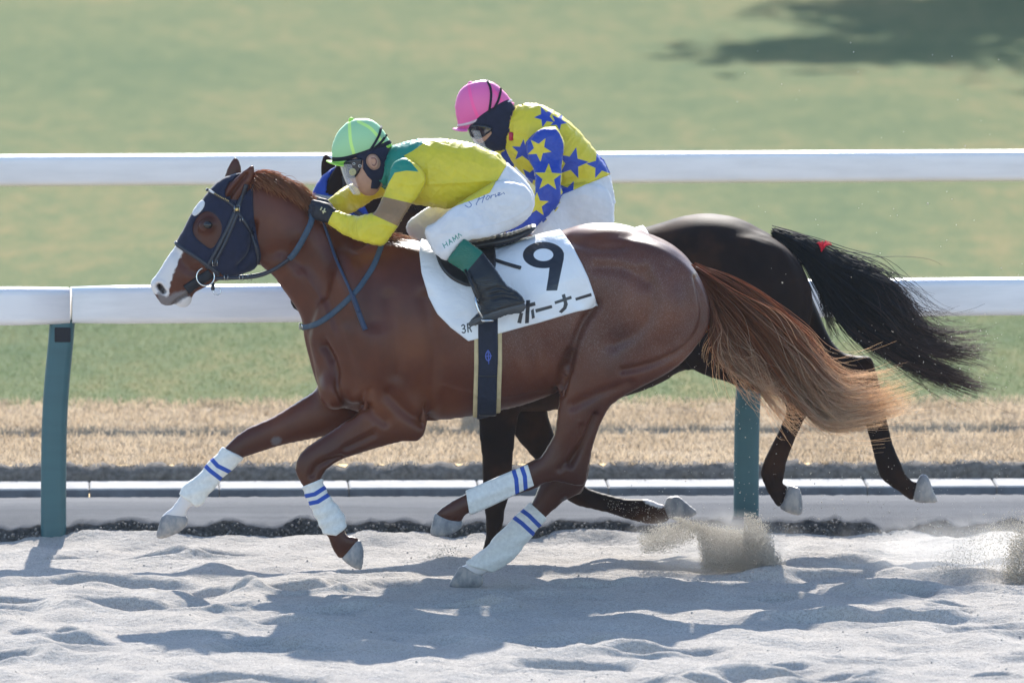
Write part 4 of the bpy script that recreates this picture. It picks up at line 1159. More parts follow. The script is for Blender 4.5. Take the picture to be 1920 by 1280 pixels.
# mane of the chestnut, lying back along the crest
crest = catmull([(458, 342), (476, 334), (505, 336), (540, 348), (578, 372), (612, 398), (660, 428), (720, 449), (790, 458)], 10)
def crest_hair(n, t0, t1, ln, drop, lift, ysp, seed, Yb, m=10, dx=0, dy=0):
    r = np.random.default_rng(seed); K = len(crest) - 1
    lock = r.uniform(t0, t1, max(6, n // 14)); li = r.integers(0, len(lock), n)
    t = np.clip(lock[li] + r.normal(0, 0.012, n), t0, t1)
    L = r.uniform(*ln, n); D = r.uniform(*drop, len(lock))[li] + r.normal(0, 2.0, n); U = r.uniform(*lift, len(lock))[li] + r.normal(0, 1.5, n)
    q = np.linspace(0, 1, m)
    s_ = np.clip((t[:, None] + L[:, None] * q[None, :]) * K, 0, K - 0.001); a = s_.astype(int); fr = (s_ - a)[:, :, None]
    C = crest[a] * (1 - fr) + crest[a + 1] * fr
    nx, ny = -0.45, 0.9
    off = -U[:, None] * np.sin(q * np.pi * 0.75)[None, :] + D[:, None] * (q ** 1.3)[None, :]
    C = C + np.stack([off * nx * 0.4, off], -1) + r.normal(0, 1.0, (n, 1, 2)) + np.stack([np.sin(q * 5)[None, :] * r.normal(0, 1.4, (n, 1)), np.cos(q * 6)[None, :] * r.normal(0, 1.4, (n, 1))], -1) * q[None, :, None]
    y = Yb - 0.012 - np.abs(r.normal(0, ysp, n))[:, None] * (0.2 + q[None, :]) - np.clip(D, 0, 40)[:, None] * 0.0026 * (q ** 0.7)[None, :]
    return Pn(C[:, :, 0] + dx, C[:, :, 1] + dy, y)
C = np.concatenate([crest_hair(1500, 0.02, 0.44, (0.10, 0.26), (2, 26), (2, 11), 0.016, 1, Y1), crest_hair(260, 0.05, 0.5, (0.10, 0.2), (-6, 4), (6, 14), 0.02, 2, Y1)])
strands('mane', C, RNG.uniform(0.0012, 0.0020, len(C)), MHAIRM, horse1)
C = np.concatenate([crest_hair(170, 0.74, 0.90, (0.06, 0.12), (-14, 8), (3, 12), 0.03, 3, Y1), crest_hair(130, 0.46, 0.72, (0.05, 0.1), (-10, 6), (2, 8), 0.025, 4, Y1)])
strands('mane', C, RNG.uniform(0.0011, 0.0019, len(C)), MHAIR1, horse1)
C = crest_hair(700, 0.04, 0.8, (0.10, 0.24), (0, 30), (2, 12), 0.02, 6, Y2, dx=186, dy=-20)
strands('mane', C, RNG.uniform(0.0014, 0.0022, len(C)), MHAIR2, horse2)

# ================================================================== RIDERS
def cloth_mat(name, base, layers, rough=0.42, sheen=0.1, tr=0.18, wr=0.4, wscale=11, spec=0.55, fine=0.25):
    """base colour with crisp areas given by signed pixel distances, plus creases"""
    M = Mat(name, rough, spec, sheen)
    n = M.noise(20, 4)
    sh = lambda c: M.ramp(n, [(0.3, tuple(q * 0.93 for q in c)), (0.7, tuple(min(1, q * 1.05) for q in c))])
    col = sh(base)
    for at, c in layers: col = M.mix(M.step(M.attr(at), 0.4), col, sh(c))
    M.color(col)
    M.bump(M.math('ADD', M.noise(wscale, 3, 0.5, (1.0, 1.0, 1.6), 1.0), M.math('MULTIPLY', M.noise(700, 1), fine * 0.1)), wr, 0.02)
    if tr: M.translucent(col, tr)
    return M.m
MSKIN = flatmat('skin', (0.46, 0.255, 0.175), 0.5, 0.4, 0.08, 40, 0.1, 300)
MSKIN.b.inputs['Subsurface Weight'].default_value = 0.15
MSKIN.b.inputs['Subsurface Radius'].default_value = (0.012, 0.005, 0.003)
MSKIN = MSKIN.m
YEL, GRN, TAN = (0.76, 0.63, 0.028), (0.006, 0.25, 0.175), (0.33, 0.19, 0.085)
MSILK1 = cloth_mat('yellow_green_silks', YEL, [('green', GRN), ('tan', TAN)])
MWHITE = cloth_mat('white_breeches', (0.76, 0.74, 0.735), [('print', (0.10, 0.16, 0.34)), ('label', (0.03, 0.26, 0.20))], 0.75, 0.1, 0.12, 0.35, 11)
MSILK2 = cloth_mat('blue_yellow_star_silks', YEL, [('bluestar', (0.012, 0.055, 0.42)), ('sleeve', (0.012, 0.055, 0.42)), ('yellowstar', YEL)])
MGLOVE = flatmat('black_glove', (0.010, 0.011, 0.018), 0.6, 0.4, 0.2, 60, 0.2, 300).m
MBOOT = Mat('black_boot', 0.16, 0.4)
_c1 = MBOOT.mix(MBOOT.step(MBOOT.attr('cuff'), 0.4), (0.006, 0.007, 0.010), (0.008, 0.12, 0.075))
MBOOT.color(MBOOT.mix(MBOOT.step(MBOOT.attr('sole'), 0.5), _c1, (0.055, 0.058, 0.062))); MBOOT.bump(MBOOT.noise(34, 3, 0.5, (1, 1, 2.5), 1.5), 0.35, 0.012); MBOOT = MBOOT.m
def visor_mat():
    M = Mat('clear_visor', 0.12, 0.6); M.color((0.86, 0.87, 0.9))
    t = M.n('ShaderNodeBsdfTransparent'); mx = M.n('ShaderNodeMixShader'); mx.inputs[0].default_value = 0.30
    fr = M.n('ShaderNodeLayerWeight'); fr.inputs[0].default_value = 0.35
    M.l(M.math('ADD', M.math('MULTIPLY', fr.outputs['Facing'], 0.5), 0.10), mx.inputs[0])
    M.l(t.outputs[0], mx.inputs[1]); M.l(M.b.outputs[0], mx.inputs[2]); M.l(mx.outputs[0], M.out.inputs[0]); return M.m
MVISOR = visor_mat()
MLENS = Mat('goggle_lens', 0.08, 0.6); MLENS.color((0.012, 0.013, 0.02)); MLENS = MLENS.m
def cap_mat(name, base, stripe):
    M = Mat(name, 0.45, 0.4, 0.05)
    M.color(M.mix(M.step(M.attr('stripe'), 0.5), base, stripe)); M.bump(M.noise(30, 3), 0.06, 0.01); return M.m
MCAP1 = cap_mat('green_helmet_cover', (0.34, 0.60, 0.31), (0.56, 0.84, 0.22))
MLIME = flatmat('lime_rim', (0.44, 0.74, 0.09), 0.5).m
MCAP2 = cap_mat('pink_helmet_cover', (0.74, 0.13, 0.36), (0.88, 0.10, 0.34))
MPINK = flatmat('pink_rim', (0.82, 0.15, 0.40), 0.5).m
MSILVER = flatmat('silver_band', (0.60, 0.50, 0.56), 0.5).m
MSTRAPN = flatmat('black_elastic', (0.008, 0.009, 0.020), 0.7, 0.3, 0.2, 80).m

def helmet(pts, Yb, parent, cap, rim, stripes, brim_c, brim_tip, brim_rot, band, bandmat, rimline, straps, button, name='helmet'):
    a = np.array(pts)
    F = Field(Yb, a[:, 0].min() - 30, a[:, 0].max() + 30, a[:, 1].min() - 30, a[:, 1].max() + 30, 0.18, 0.0042)
    F.outline(pts, 0.0, 1.18, 0.15, 0.0, 1, 3)
    V, Q, _ = F.surface(5); V = smooth(V, Q, 3, False)
    pp = proj(V)
    st = np.maximum.reduce([3.0 - line_dist(catmull(s_, 5), pp[:, 0], pp[:, 1]) for s_ in stripes])
    h = mesh(name, V, Q, cap, parent, True, {'stripe': st})
    S = (V, Q, normals(V, Q)); bv = bvh_of(S)
    # brim: a curved peak with real thickness
    c = P(*brim_c, Yb); tip = P(*brim_tip, Yb); L = (tip - c).length; d = (tip - c).normalized(); up = Vector((-d.z, 0, d.x)); up = up if up.z > 0 else -up
    vv = []; ff = []; n = 18; m = 6
    for lay in (0.0035, -0.0035):
        for i in range(m + 1):
            for j in range(n + 1):
                q = math.pi * (j / n - 0.5); rr = i / m
                vv.append(c + d * (L * rr * math.cos(q)) + Vector((0, 1, 0)) * (0.10 * rr * math.sin(q)) + up * (lay * (1 - 0.5 * rr) - 0.012 * math.sin(q) ** 2 * rr))
    N_ = (m + 1) * (n + 1)
    for i in range(m):
        for j in range(n):
            k = i * (n + 1) + j
            ff.append((k, k + 1, k + n + 2, k + n + 1)); ff.append((N_ + k, N_ + k + n + 1, N_ + k + n + 2, N_ + k + 1))
    for j in range(n):
        k = m * (n + 1) + j; ff.append((k, k + 1, N_ + k + 1, N_ + k))
    MB().add(vv, ff).build('peak', rim, h)
    shell('band', S, psl(band[0], band[1]), bandmat, h, 0.001, 0.003, None, 1)
    shell('rim', S, psl(rimline[0], rimline[1]), rim, h, 0.001, 0.004, None, 1)
    for s_ in straps:
        mb = MB(); strap(mb, bv, s_, 4.6, 0.004, 6, 0.002, Yb - 0.1); mb.build('strap', MSTRAPN, h)
    b = P(*button, Yb); mb = MB(); mb.tube([b + Vector((0, 0, -0.012)), b + Vector((0, 0, -0.004)), b + Vector((0, 0, 0.004)), b + Vector((0, 0, 0.009))], [0.011, 0.012, 0.010, 0.004], 12); mb.build('button', rim, h)
    return h, S
def visor(parent, Yb, top, bot, x_face, wid, depth):
    """clear shield hanging from the peak and curving round the face"""
    V = []; F = []; n = 20; m = 8
    for lay in (0.0, 0.002):
        for i in range(m + 1):
            t = i / m
            ax, ay = top[0] + (bot[0] - top[0]) * t, top[1] + (bot[1] - top[1]) * t
            c = P(ax + depth, ay, Yb)
            dp = depth / PXM * (1.0 - 0.35 * t ** 3)
            wd_ = wid * (1 - 0.25 * t ** 3)
            for j in range(n + 1):
                q = (j / n - 0.5) * math.pi * 0.94
                V.append((c.x - (dp - lay) * math.cos(q), Yb + (wd_ - lay) * math.sin(q), c.z))
    N_ = (m + 1) * (n + 1)
    for i in range(m):
        for j in range(n):
            k = i * (n + 1) + j; F.append((k, k + n + 1, k + n + 2, k + 1)); F.append((N_ + k, N_ + k + 1, N_ + k + n + 2, N_ + k + n + 1))
    return MB().add(V, F).build('visor', MVISOR, parent)
def fist(F, c, pid, fwd, up, palm, sc=1.0):
    """gripping hand: palm, four unequal curled fingers and a thumb closing on top; fwd/up/palm are unit vectors"""
    c = Vector(c); f, u, p = Vector(fwd), Vector(up), Vector(palm)
    w = lambda a, b, d: c + (f * a + u * b + p * d) * sc
    F.chain([w(-0.045, 0.0, 0.0), w(0.0, 0.004, 0.0)], [0.030 * sc, 0.034 * sc], 0.02, pid)
    F.chain([w(-0.01, 0.016, -0.006), w(0.02, 0.018, -0.004)], [0.026 * sc, 0.022 * sc], 0.015, pid); F.chain([w(-0.01, -0.014, -0.006), w(0.016, -0.018, -0.004)], [0.026 * sc, 0.021 * sc], 0.015, pid)
    for k, (b, l) in enumerate(((0.031, 0.92), (0.011, 1.0), (-0.009, 0.95), (-0.028, 0.78))):
        F.chain([w(0.020, b, -0.008), w(0.020 + 0.030 * l, b - 0.002, 0.006), w(0.020 + 0.027 * l, b - 0.004, 0.034), w(0.004, b - 0.005, 0.042)], [0.0115 * sc, 0.0105 * sc, 0.0098 * sc, 0.0085 * sc], 0.004, pid)
    F.chain([w(-0.030, 0.030, 0.012), w(-0.004, 0.046, 0.022), w(0.026, 0.045, 0.030)], [0.014 * sc, 0.012 * sc, 0.0095 * sc], 0.005, pid)
def star(c, r_, rot):
    return [(c[0] + (r_ if k % 2 == 0 else r_ * 0.42) * math.sin(R(rot + 36 * k)), c[1] - (r_ if k % 2 == 0 else r_ * 0.42) * math.cos(R(rot + 36 * k))) for k in range(10)]
def wrinkle(V, n, amp, seed):
    """cloth folds: sharp-crested noise"""
    r = np.random.default_rng(seed); o = np.zeros(len(V))
    for k in range(7):
        d = r.normal(0, 1, 3); d /= np.linalg.norm(d); f = r.uniform(25, 60)
        wv = np.sin(V @ d * f + 2.0 * np.sin(V @ np.roll(d, 1) * f * 0.35 + r.uniform(0, 6)) + r.uniform(0, 6))
        o += (1 - np.abs(wv)) ** 2 - 0.33
    return amp * o / 2.6

# ---------------------------------------------------------------- rider in yellow and green
rider1 = empty('person', P(890, 470, 0), 'jockey in yellow and green silks with light green helmet crouched over the chestnut', 'person', 'jockeys')
J1 = Field(0.0, 555, 1030, 205, 625, 0.47, 0.0048)
J1.outline([(732, 281), (745, 274), (774, 266), (813, 263), (852, 266), (886, 273), (915, 285), (941, 304), (950, 325), (940, 350), (917, 366), (880, 382), (850, 388), (800, 383), (772, 378), (748, 360), (734, 345), (727, 325), (726, 300)], 0.0, 1.35, 0.20, 0.02, 1)
J1.outline([(925, 292), (944, 304), (970, 325), (992, 351), (1000, 372), (997, 393), (982, 413), (956, 428), (918, 440), (885, 440), (880, 400), (890, 350)], 0.0, 1.15, 0.19, 0.03, 2)
J1.outline([(985, 352), (998, 380), (996, 396), (982, 413), (956, 428), (918, 441), (876, 448), (869, 449), (851, 468), (838, 486), (821, 477), (811, 466), (802, 446), (799, 434), (803, 426), (816, 420), (850, 392), (890, 366), (935, 342)], [(965, 380, -0.12), (815, 435, -0.25), (845, 475, -0.29)], 1.0, 0.10, 0.03, 3)
J1.outline([(764, 424), (774, 411), (813, 386), (850, 386), (920, 350), (980, 368), (980, 410), (900, 436), (830, 448), (800, 462), (788, 460), (770, 442)], [(960, 380, 0.12), (785, 430, 0.25)], 1.0, 0.10, 0.03, 4)
J1.chain([P(858, 478, -0.285), P(895, 515, -0.32), P(932, 562, -0.355), P(922, 582, -0.365)], [0.03, 0.026, 0.022, 0.018], 0.01, 5)
J1.chain([P(800, 445, 0.25), P(870, 520, 0.35), P(905, 565, 0.37), P(895, 588, 0.375)], [0.05, 0.045, 0.032, 0.025], 0.02, 5)
J1.outline([(742, 306), (762, 300), (788, 318), (794, 345), (770, 381), (744, 422), (722, 452), (709, 456), (696, 450), (694, 430), (701, 406), (708, 396), (721, 369), (728, 350), (733, 325)], [(765, 335, -0.165), (715, 440, -0.235)], 1.0, 0.062, 0.03, 6)
J1.outline([(724, 446), (709, 456), (675, 449), (644, 436), (618, 419), (611, 409), (626, 397), (650, 404), (672, 408), (701, 404), (724, 420)], [(710, 435, -0.235), (620, 405, -0.135)], 1.0, 0.055, 0.02, 6)
J1.outline([(745, 325), (728, 335), (700, 340), (660, 347), (640, 358), (613, 380), (606, 394), (625, 402), (655, 398), (680, 384), (707, 368), (740, 362)], [(740, 340, 0.15), (690, 360, 0.21), (615, 390, 0.09)], 1.0, 0.055, 0.02, 7)
J1.chain([P(705, 325, 0), P(750, 318, 0)], [0.058, 0.068], 0.03, 11)
J1.outline([(642, 292), (647, 303), (651, 312), (653, 322), (655.5, 329), (655, 334), (657, 338.5), (661.5, 341), (661, 344.5), (665, 348), (666.5, 351), (671, 353.5), (674, 359), (681, 364.5), (690, 367.5), (700, 366), (708, 360), (714, 350), (726, 330), (730, 300), (724, 272), (700, 252), (664, 250), (644, 268)], 0.0, 1.0, 0.088, 0.008, 10, 3)
J1.outline([(689, 300), (693, 293), (703, 292), (710, 301), (709, 312), (701, 317), (694, 311)], -0.083, 0.55, None, 0.004, 12)
J1.ellipsoid(P(700, 306, -0.096), (0.008, 0.008, 0.012), None, 0.006, 12, True)
fist(J1, P(603, 397, -0.125), 20, (-0.93, 0.05, 0.28), (0.28, 0.0, 0.93), (0.0, 1.0, 0.0), 0.98)
fist(J1, P(592, 391, 0.085), 21, (-0.93, -0.05, 0.28), (0.28, 0.0, 0.93), (0.0, -1.0, 0.0), 0.95)
JV1, JQ1, JI1 = J1.surface(4)
JV1 = smooth(JV1, JQ1, 1, False)
JN1 = normals(JV1, JQ1)
mesh('body', JV1, JQ1, MSKIN, rider1)
JS1 = (JV1, JQ1, JN1)
JERP = [(724, 276), (740, 264), (775, 256), (813, 253), (852, 255), (890, 263), (920, 275), (946, 298), (949, 311), (937, 331), (918, 362), (884, 377), (850, 390), (800, 388), (774, 386), (748, 425), (726, 460), (708, 466), (670, 460), (640, 446), (612, 424), (623, 400), (600, 402), (596, 385), (612, 372), (640, 350), (660, 338), (700, 333), (716, 336), (720, 320), (716, 300)]
GRNP = [(716, 276), (745, 258), (800, 258), (792, 270), (774, 283), (757, 292), (770, 304), (785, 322), (762, 320), (740, 324), (730, 341), (722, 356), (708, 345), (712, 300)]
TANP = [(719, 369), (773, 381.5), (746, 424), (698, 402)]
fg, ft = psd(GRNP), psd(TANP)
fold1 = lambda v, n: wrinkle(v, n, 0.0034, 3) + 0.004 * np.exp(-(line_dist(np.array([(800, 345), (860, 342), (920, 338)]), *proj(v).T) / 3.0) ** 2) * (n[:, 1] < -0.3)
jersey1, _ = shell('jersey', JS1, psd(JERP), MSILK1, rider1, 0.003, 0.005, isid(JI1, 1, 2, 3, 4, 6, 7, 11) , 1, fold1,
    {'green': lambda p, v: fg(p), 'tan': lambda p, v: np.where(v[:, 1] < 0, ft(p), -20)}, flat=1)
BREP = [(946, 298), (976, 320), (1000, 348), (1010, 372), (1006, 397), (988, 420), (958, 436), (918, 449), (878, 456), (869, 449), (838, 487), (815, 482), (792, 466), (780, 462), (758, 442), (756, 420), (770, 402), (800, 383), (850, 390), (884, 377), (918, 362), (937, 331), (949, 311)]
# script signature and lettering are drawn with pen strokes on the cloth
sig = [[(890, 371), (882, 369), (878, 376), (884, 384), (879, 389), (872, 385)], [(893, 383), (894, 384)], [(900, 366), (897, 375), (893, 382)], [(910, 361), (907, 370), (904, 380)], [(896, 375), (909, 369)], [(914, 368), (911, 373), (915, 374), (918, 368), (914, 367)], [(921, 366), (920, 372), (922, 367), (927, 365)], [(929, 364), (929, 369), (933, 366)], [(934, 366), (938, 362), (934, 362), (935, 367), (942, 363)], [(944, 361), (946, 364)]]
ham = [[(834, 465), (830, 457)], [(840, 461), (836, 453)], [(832, 461), (838, 457)], [(843, 459), (842, 449), (849, 455)], [(842.5, 455), (846, 453)], [(852, 453), (848, 445), (854, 449), (854, 441), (859, 448)], [(861, 446), (859, 438), (866, 442)]]
fs = lambda p, v: np.where(v[:, 1] < -0.02, np.maximum.reduce([0.75 - line_dist(catmull(s_, 4) if len(s_) > 2 else np.array(s_, float), p[:, 0], p[:, 1]) for s_ in sig]), -9)
fm = lambda p, v: np.where(v[:, 1] < -0.02, np.maximum.reduce([0.8 - line_dist(np.array(s_, float), p[:, 0], p[:, 1]) for s_ in ham]), -9)
def seam(v, n):
    p = proj(v)
    a = 0.0022 * np.exp(-(line_dist(catmull([(948, 330), (982, 352), (990, 385), (950, 412), (880, 432)], 6), p[:, 0], p[:, 1]) / 1.8) ** 2)
    return a + wrinkle(v, n, 0.0024, 9)
shell('breeches', JS1, psd(BREP), MWHITE, rider1, 0.003, 0.004, isid(JI1, 1, 2, 3, 4, 5, 6) & (JV1[:, 2] > 1.35), 1, seam, {'print': fs, 'label': fm}, flat=1)
shell('glove', JS1, psd([(560, 360), (630, 360), (630, 394), (619, 424), (610, 440), (560, 440)]), MGLOVE, rider1, 0.001, 0.002, isid(JI1, 20, 6), 0)
shell('glove', JS1, psd([(550, 350), (612, 350), (610, 400), (600, 430), (550, 430)]), MGLOVE, rider1, 0.001, 0.002, isid(JI1, 21), 0)
mb = MB()
_bv = bvh_of(JS1)
for s_ in ([(604, 389), (601, 394)], [(609, 391), (606, 400)], [(604, 396), (611, 397)]):
    strap(mb, _bv, s_, 2.6, 0.004, 3, 0.0035, -0.15)
mb.build('glove_emblem', flatmat('pale_gold_print', (0.55, 0.50, 0.28), 0.6).m, rider1)
# boots with coloured cuffs
BOOTP = [(838, 487), (853, 467), (869, 447), (886, 458), (903, 470), (916, 486), (930, 505), (942, 523), (953, 536), (971, 547), (983, 561), (986, 577), (976, 587), (955, 589), (938, 595), (915, 603), (884, 612), (877, 607), (888, 594), (899, 582), (897, 566), (889, 546), (880, 530), (870, 511), (852, 498)]
def boot(yc, parent):
    F = Field(0.0, 800, 1025, 425, 640, 0.52, 0.0045)
    F.outline(BOOTP, [(850, 475, yc * 0.80), (900, 540, yc * 0.94), (940, 580, yc)], 1.0, 0.052, 0.0, 1, 2)
    V, Q, _ = F.surface(3)
    N = normals(V, Q)
    for k, pl in enumerate(([(915, 545), (935, 538), (955, 545)], [(918, 553), (940, 548), (962, 552)], [(922, 561), (945, 556), (968, 560)])):
        V = groove(V, N, pl, 0.006, 2.2, -1 if yc < 0 else 1)
    V = V - N * (0.004 * np.exp(-(line_dist(catmull([(880, 608), (905, 592), (940, 580), (985, 568)], 5), *proj(V).T) / 1.4) ** 2))[:, None]
    p = proj(V)
    return mesh('boot', V, Q, MBOOT, parent, True, {'cuff': poly_sdf(np.array([(834, 489), (870, 441), (908, 470), (871, 514)]), p[:, 0], p[:, 1]), 'sole': poly_sdf(np.array([(870, 616), (872, 604), (900, 594), (940, 580), (975, 571), (992, 566), (994, 584), (976, 594), (938, 602)]), p[:, 0], p[:, 1])}), (V, Q)
boot1, BS1 = boot(-0.385, rider1); boot(0.385, rider1)
# head gear
shell('head_cover', JS1, (lambda a, b: (lambda p: np.minimum(a(p), -b(p))))(psd([(668, 296), (681, 300), (681, 317), (689, 330), (697, 338), (695, 353), (707, 354), (712, 347), (718, 332), (726, 302), (730, 270), (700, 262), (668, 275)]), psd([(686, 302), (691, 291), (704, 290), (713, 302), (711, 315), (700, 319), (691, 313)], 3)), MNAVY, rider1, 0.002, 0.005, isid(JI1, 10, 11), 1)
gog, GS = shell('goggles', JS1, psd([(644, 303), (676, 297), (679, 306), (675, 320), (668, 331), (660, 334), (652, 331), (645, 318)], 3), MLENS, rider1, 0.004, 0.010, isid(JI1, 10), 1)
gb = bvh_of(GS + (None,))
def disc(name, parent, bv, c, r0, r1, mat, lift=0.004, Yf=-0.1):
    p, n = hit(bv, c[0], c[1], lift, Yf); n = Vector((0.0, -1, 0.05)).normalized()
    a = n.orthogonal().normalized(); b = n.cross(a)
    mb = MB(); mb.tube([p + (a * math.cos(q) + b * math.sin(q)) * r0 for q in np.linspace(0, 2 * math.pi, 19)[:-1]], r1, 6, True); return mb.build(name, mat, parent)
MGOLD = flatmat('pale_yellow_vent', (0.50, 0.44, 0.22), 0.4).m
disc('vent', gog, gb, (662, 322), 0.0125, 0.0035, MGOLD); disc('vent', gog, gb, (662, 322), 0.0055, 0.0045, MGOLD, 0.002)
disc('ring', gog, gb, (675, 311), 0.006, 0.0014, MMETAL); disc('ring', gog, gb, (664, 307), 0.005, 0.0012, MMETAL)
# mouth line, teeth glint
mb = MB(); strap(mb, _bv, [(662, 347), (668, 350.5), (674, 351.5)], 1.8, 0.001, 4, 0.0006, -0.05); mb.build('lips', flatmat('lip', (0.30, 0.12, 0.10), 0.5).m, rider1)
mb = MB(); strap(mb, _bv, [(696, 297), (703, 297), (706, 304), (702, 311), (698, 309)], 2.2, 0.001, 5, 0.0008, -0.09); mb.build('ear_fold', flatmat('shaded_ear', (0.20, 0.085, 0.06), 0.6).m, rider1)  # shade in the hollow of the ear, drawn as a dark strip
helm1, HELM1 = helmet([(622, 290), (622, 276), (626, 262), (632, 249), (641, 238), (652, 229), (667, 223), (686, 222), (701, 227), (713, 237), (724, 252), (732, 266), (734, 273), (720, 281), (697, 291), (671, 301), (645, 307), (628, 307)],
    0.0, rider1, MCAP1, MLIME, [[(655, 230), (656, 250), (658, 268), (664, 290)], [(672, 228), (695, 241), (714, 263), (722, 276)]], (645, 303.5), (611.5, 301.5), 0,
    ([(618, 298), (634, 298.5), (650, 296.5), (668, 291.5), (692, 283.5), (712, 275), (736, 264)], 7.0), MSTRAPN, ([(618, 305), (634, 306), (652, 304), (672, 299), (697, 289), (718, 280), (738, 270.5)], 4.5),
    [[(714, 238), (711, 252), (702, 269), (691, 285)], [(725, 252), (713, 268), (692, 285)]], (658.5, 224))
visor(rider1, 0.0, (636, 306), (652, 364), 0, 0.075, 26)

# ---------------------------------------------------------------- rider in blue and yellow stars
rider2 = empty('person', P(1080, 460, Y2), 'jockey in yellow and blue star silks with pink helmet riding the dark bay', 'person', 'jockeys')
J2 = Field(Y2, 880, 1190, 135, 600, 0.47, 0.0055)
J2.outline([(963, 206), (989, 197), (1014, 200), (1043, 214), (1066, 231), (1089, 254), (1115, 285), (1131, 309), (1139, 326), (1135, 345), (1101, 360), (1050, 372), (1010, 350), (980, 320), (961, 298), (950, 272), (955, 235)], 0.0, 1.15, 0.20, 0.02, 1)
J2.outline([(1120, 300), (1138, 325), (1147, 353), (1151, 376), (1148, 400), (1140, 425), (1110, 445), (1060, 445), (1040, 400), (1060, 350)], 0.0, 1.15, 0.19, 0.03, 2)
J2.outline([(1138, 360), (1148, 395), (1140, 430), (1080, 452), (1015, 468), (985, 474), (966, 455), (972, 425), (1008, 385), (1060, 352), (1105, 345)], [(1110, 395, -0.10), (985, 450, -0.20)], 1.0, 0.10, 0.03, 3)
J2.outline([(1138, 360), (1148, 395), (1140, 430), (1080, 452), (1015, 468), (985, 474), (966, 455), (972, 425), (1008, 385), (1060, 352), (1105, 345)], [(1110, 395, 0.12), (985, 450, 0.26)], 1.0, 0.10, 0.03, 4)
for sg in (-1, 1): J2.chain([P(990, 455, Y2) + Vector((0, sg * 0.27, 0)), P(1050, 520, Y2) + Vector((0, sg * 0.33, 0)), P(1085, 575, Y2) + Vector((0, sg * 0.37, 0))], [0.05, 0.045, 0.034], 0.02, 5)
J2.outline([(1002, 254), (1018, 243), (1040, 243), (1053, 261), (1054, 285), (1052, 303), (1050, 335), (1048, 356), (1045, 378), (1030, 385), (1009, 370), (1006, 340), (1003, 318), (993, 296), (990, 272)], [(1025, 260, -0.19), (1030, 370, -0.28)], 1.0, 0.062, 0.03, 6)
J2.outline([(1008, 352), (1047, 350), (1045, 380), (1021, 405), (1000, 425), (960, 446), (942, 436), (965, 408), (1001, 372)], [(1030, 365, -0.28), (950, 435, -0.30)], 1.0, 0.055, 0.02, 6)
J2.outline([(968, 272), (945, 276), (926, 283), (917, 300), (922, 345), (934, 358), (945, 340), (958, 318), (972, 300)], [(960, 285, 0.16), (930, 350, 0.20)], 1.0, 0.058, 0.02, 7)
J2.outline([(930, 335), (945, 350), (940, 400), (930, 430), (912, 428), (912, 390)], [(935, 350, 0.20), (925, 425, 0.09)], 1.0, 0.05, 0.02, 7)
J2.chain([P(945, 245, Y2), P(985, 235, Y2)], [0.06, 0.07], 0.03, 11)
J2.outline([(874, 225), (880, 236), (884, 246), (886, 254), (886, 259), (890, 262), (891, 266), (898, 269), (909, 272), (920, 278), (934, 281), (950, 276), (966, 268), (970, 250), (968, 224), (962, 200), (940, 176), (905, 170), (876, 190)], 0.0, 1.0, 0.095, 0.01, 10, 3)
fist(J2, P(935, 436, Y2 - 0.29), 20, (-0.93, 0.05, 0.28), (0.28, 0, 0.93), (0, 1, 0)); fist(J2, P(915, 432, Y2 + 0.09), 21, (-0.93, -0.05, 0.28), (0.28, 0, 0.93), (0, -1, 0))
JV2, JQ2, JI2 = J2.surface(4); JV2 = smooth(JV2, JQ2, 1, False); JN2 = normals(JV2, JQ2)
mesh('body', JV2, JQ2, MSKIN, rider2)
JS2 = (JV2, JQ2, JN2)
SLVP = [(985, 272), (990, 262), (1002, 250), (1018, 241), (1038, 240), (1051, 254), (1057, 275), (1054, 303), (1051, 340), (1049, 380), (1024, 412), (1000, 432), (955, 455), (935, 440), (962, 405), (1000, 370), (1003, 345), (1002, 320), (990, 298)]
FSLP = [(962, 262), (940, 272), (910, 280), (905, 330), (905, 440), (940, 440), (952, 345), (962, 318), (966, 300)]
fsl, ffl = psd(SLVP, 3), psd(FSLP)
bs = [psd(star(c, r_, a)) for c, r_, a in (((1073, 306), 31, 14), ((1022, 219), 21, 50), ((1126, 309), 27, -14), ((1066, 362), 25, 24), ((980, 283), 22, 4), ((1047, 228), 17, 100), ((994, 332), 20, 30))]
ys = [psd(star(c, r_, a)) for c, r_, a in (((1011, 280), 24, 30), ((1028, 333), 27, 2), ((1006, 384), 24, 74), ((934, 284), 14, 10))]
sleeve_v = lambda p, v: np.where(v[:, 1] < Y2 - 0.10, fsl(p), np.where(v[:, 1] > Y2 + 0.06, ffl(p), -20))
jer2, _ = shell('jersey', JS2, psd([(956, 205), (988, 189), (1018, 192), (1050, 208), (1075, 228), (1100, 254), (1124, 285), (1142, 312), (1146, 326), (1134, 331), (1101, 346), (1056, 365), (1053, 385), (1026, 414), (1000, 434), (955, 456), (938, 446), (905, 430), (900, 300), (925, 274), (944, 268), (950, 240)]), MSILK2, rider2, 0.003, 0.005,
    isid(JI2, 1, 2, 3, 4, 6, 7), 1, lambda v, n: wrinkle(v, n, 0.0040, 5), {'sleeve': sleeve_v, 'bluestar': lambda p, v: np.maximum.reduce([f(p) for f in bs]), 'yellowstar': lambda p, v: np.where(sleeve_v(p, v) > 0, np.maximum.reduce([f(p) for f in ys]), -9)}, flat=1)
shell('breeches', JS2, psd([(1146, 326), (1154, 350), (1158, 376), (1156, 402), (1146, 432), (1080, 460), (1015, 476), (985, 482), (958, 460), (965, 420), (1000, 380), (1056, 365), (1101, 346), (1134, 331)]), MWHITE, rider2, 0.003, 0.004, isid(JI2, 1, 2, 3, 4) , 1, lambda v, n: wrinkle(v, n, 0.0022, 6), {'print': lambda p, v: np.full(len(p), -9.0), 'label': lambda p, v: np.full(len(p), -9.0)}, flat=1)
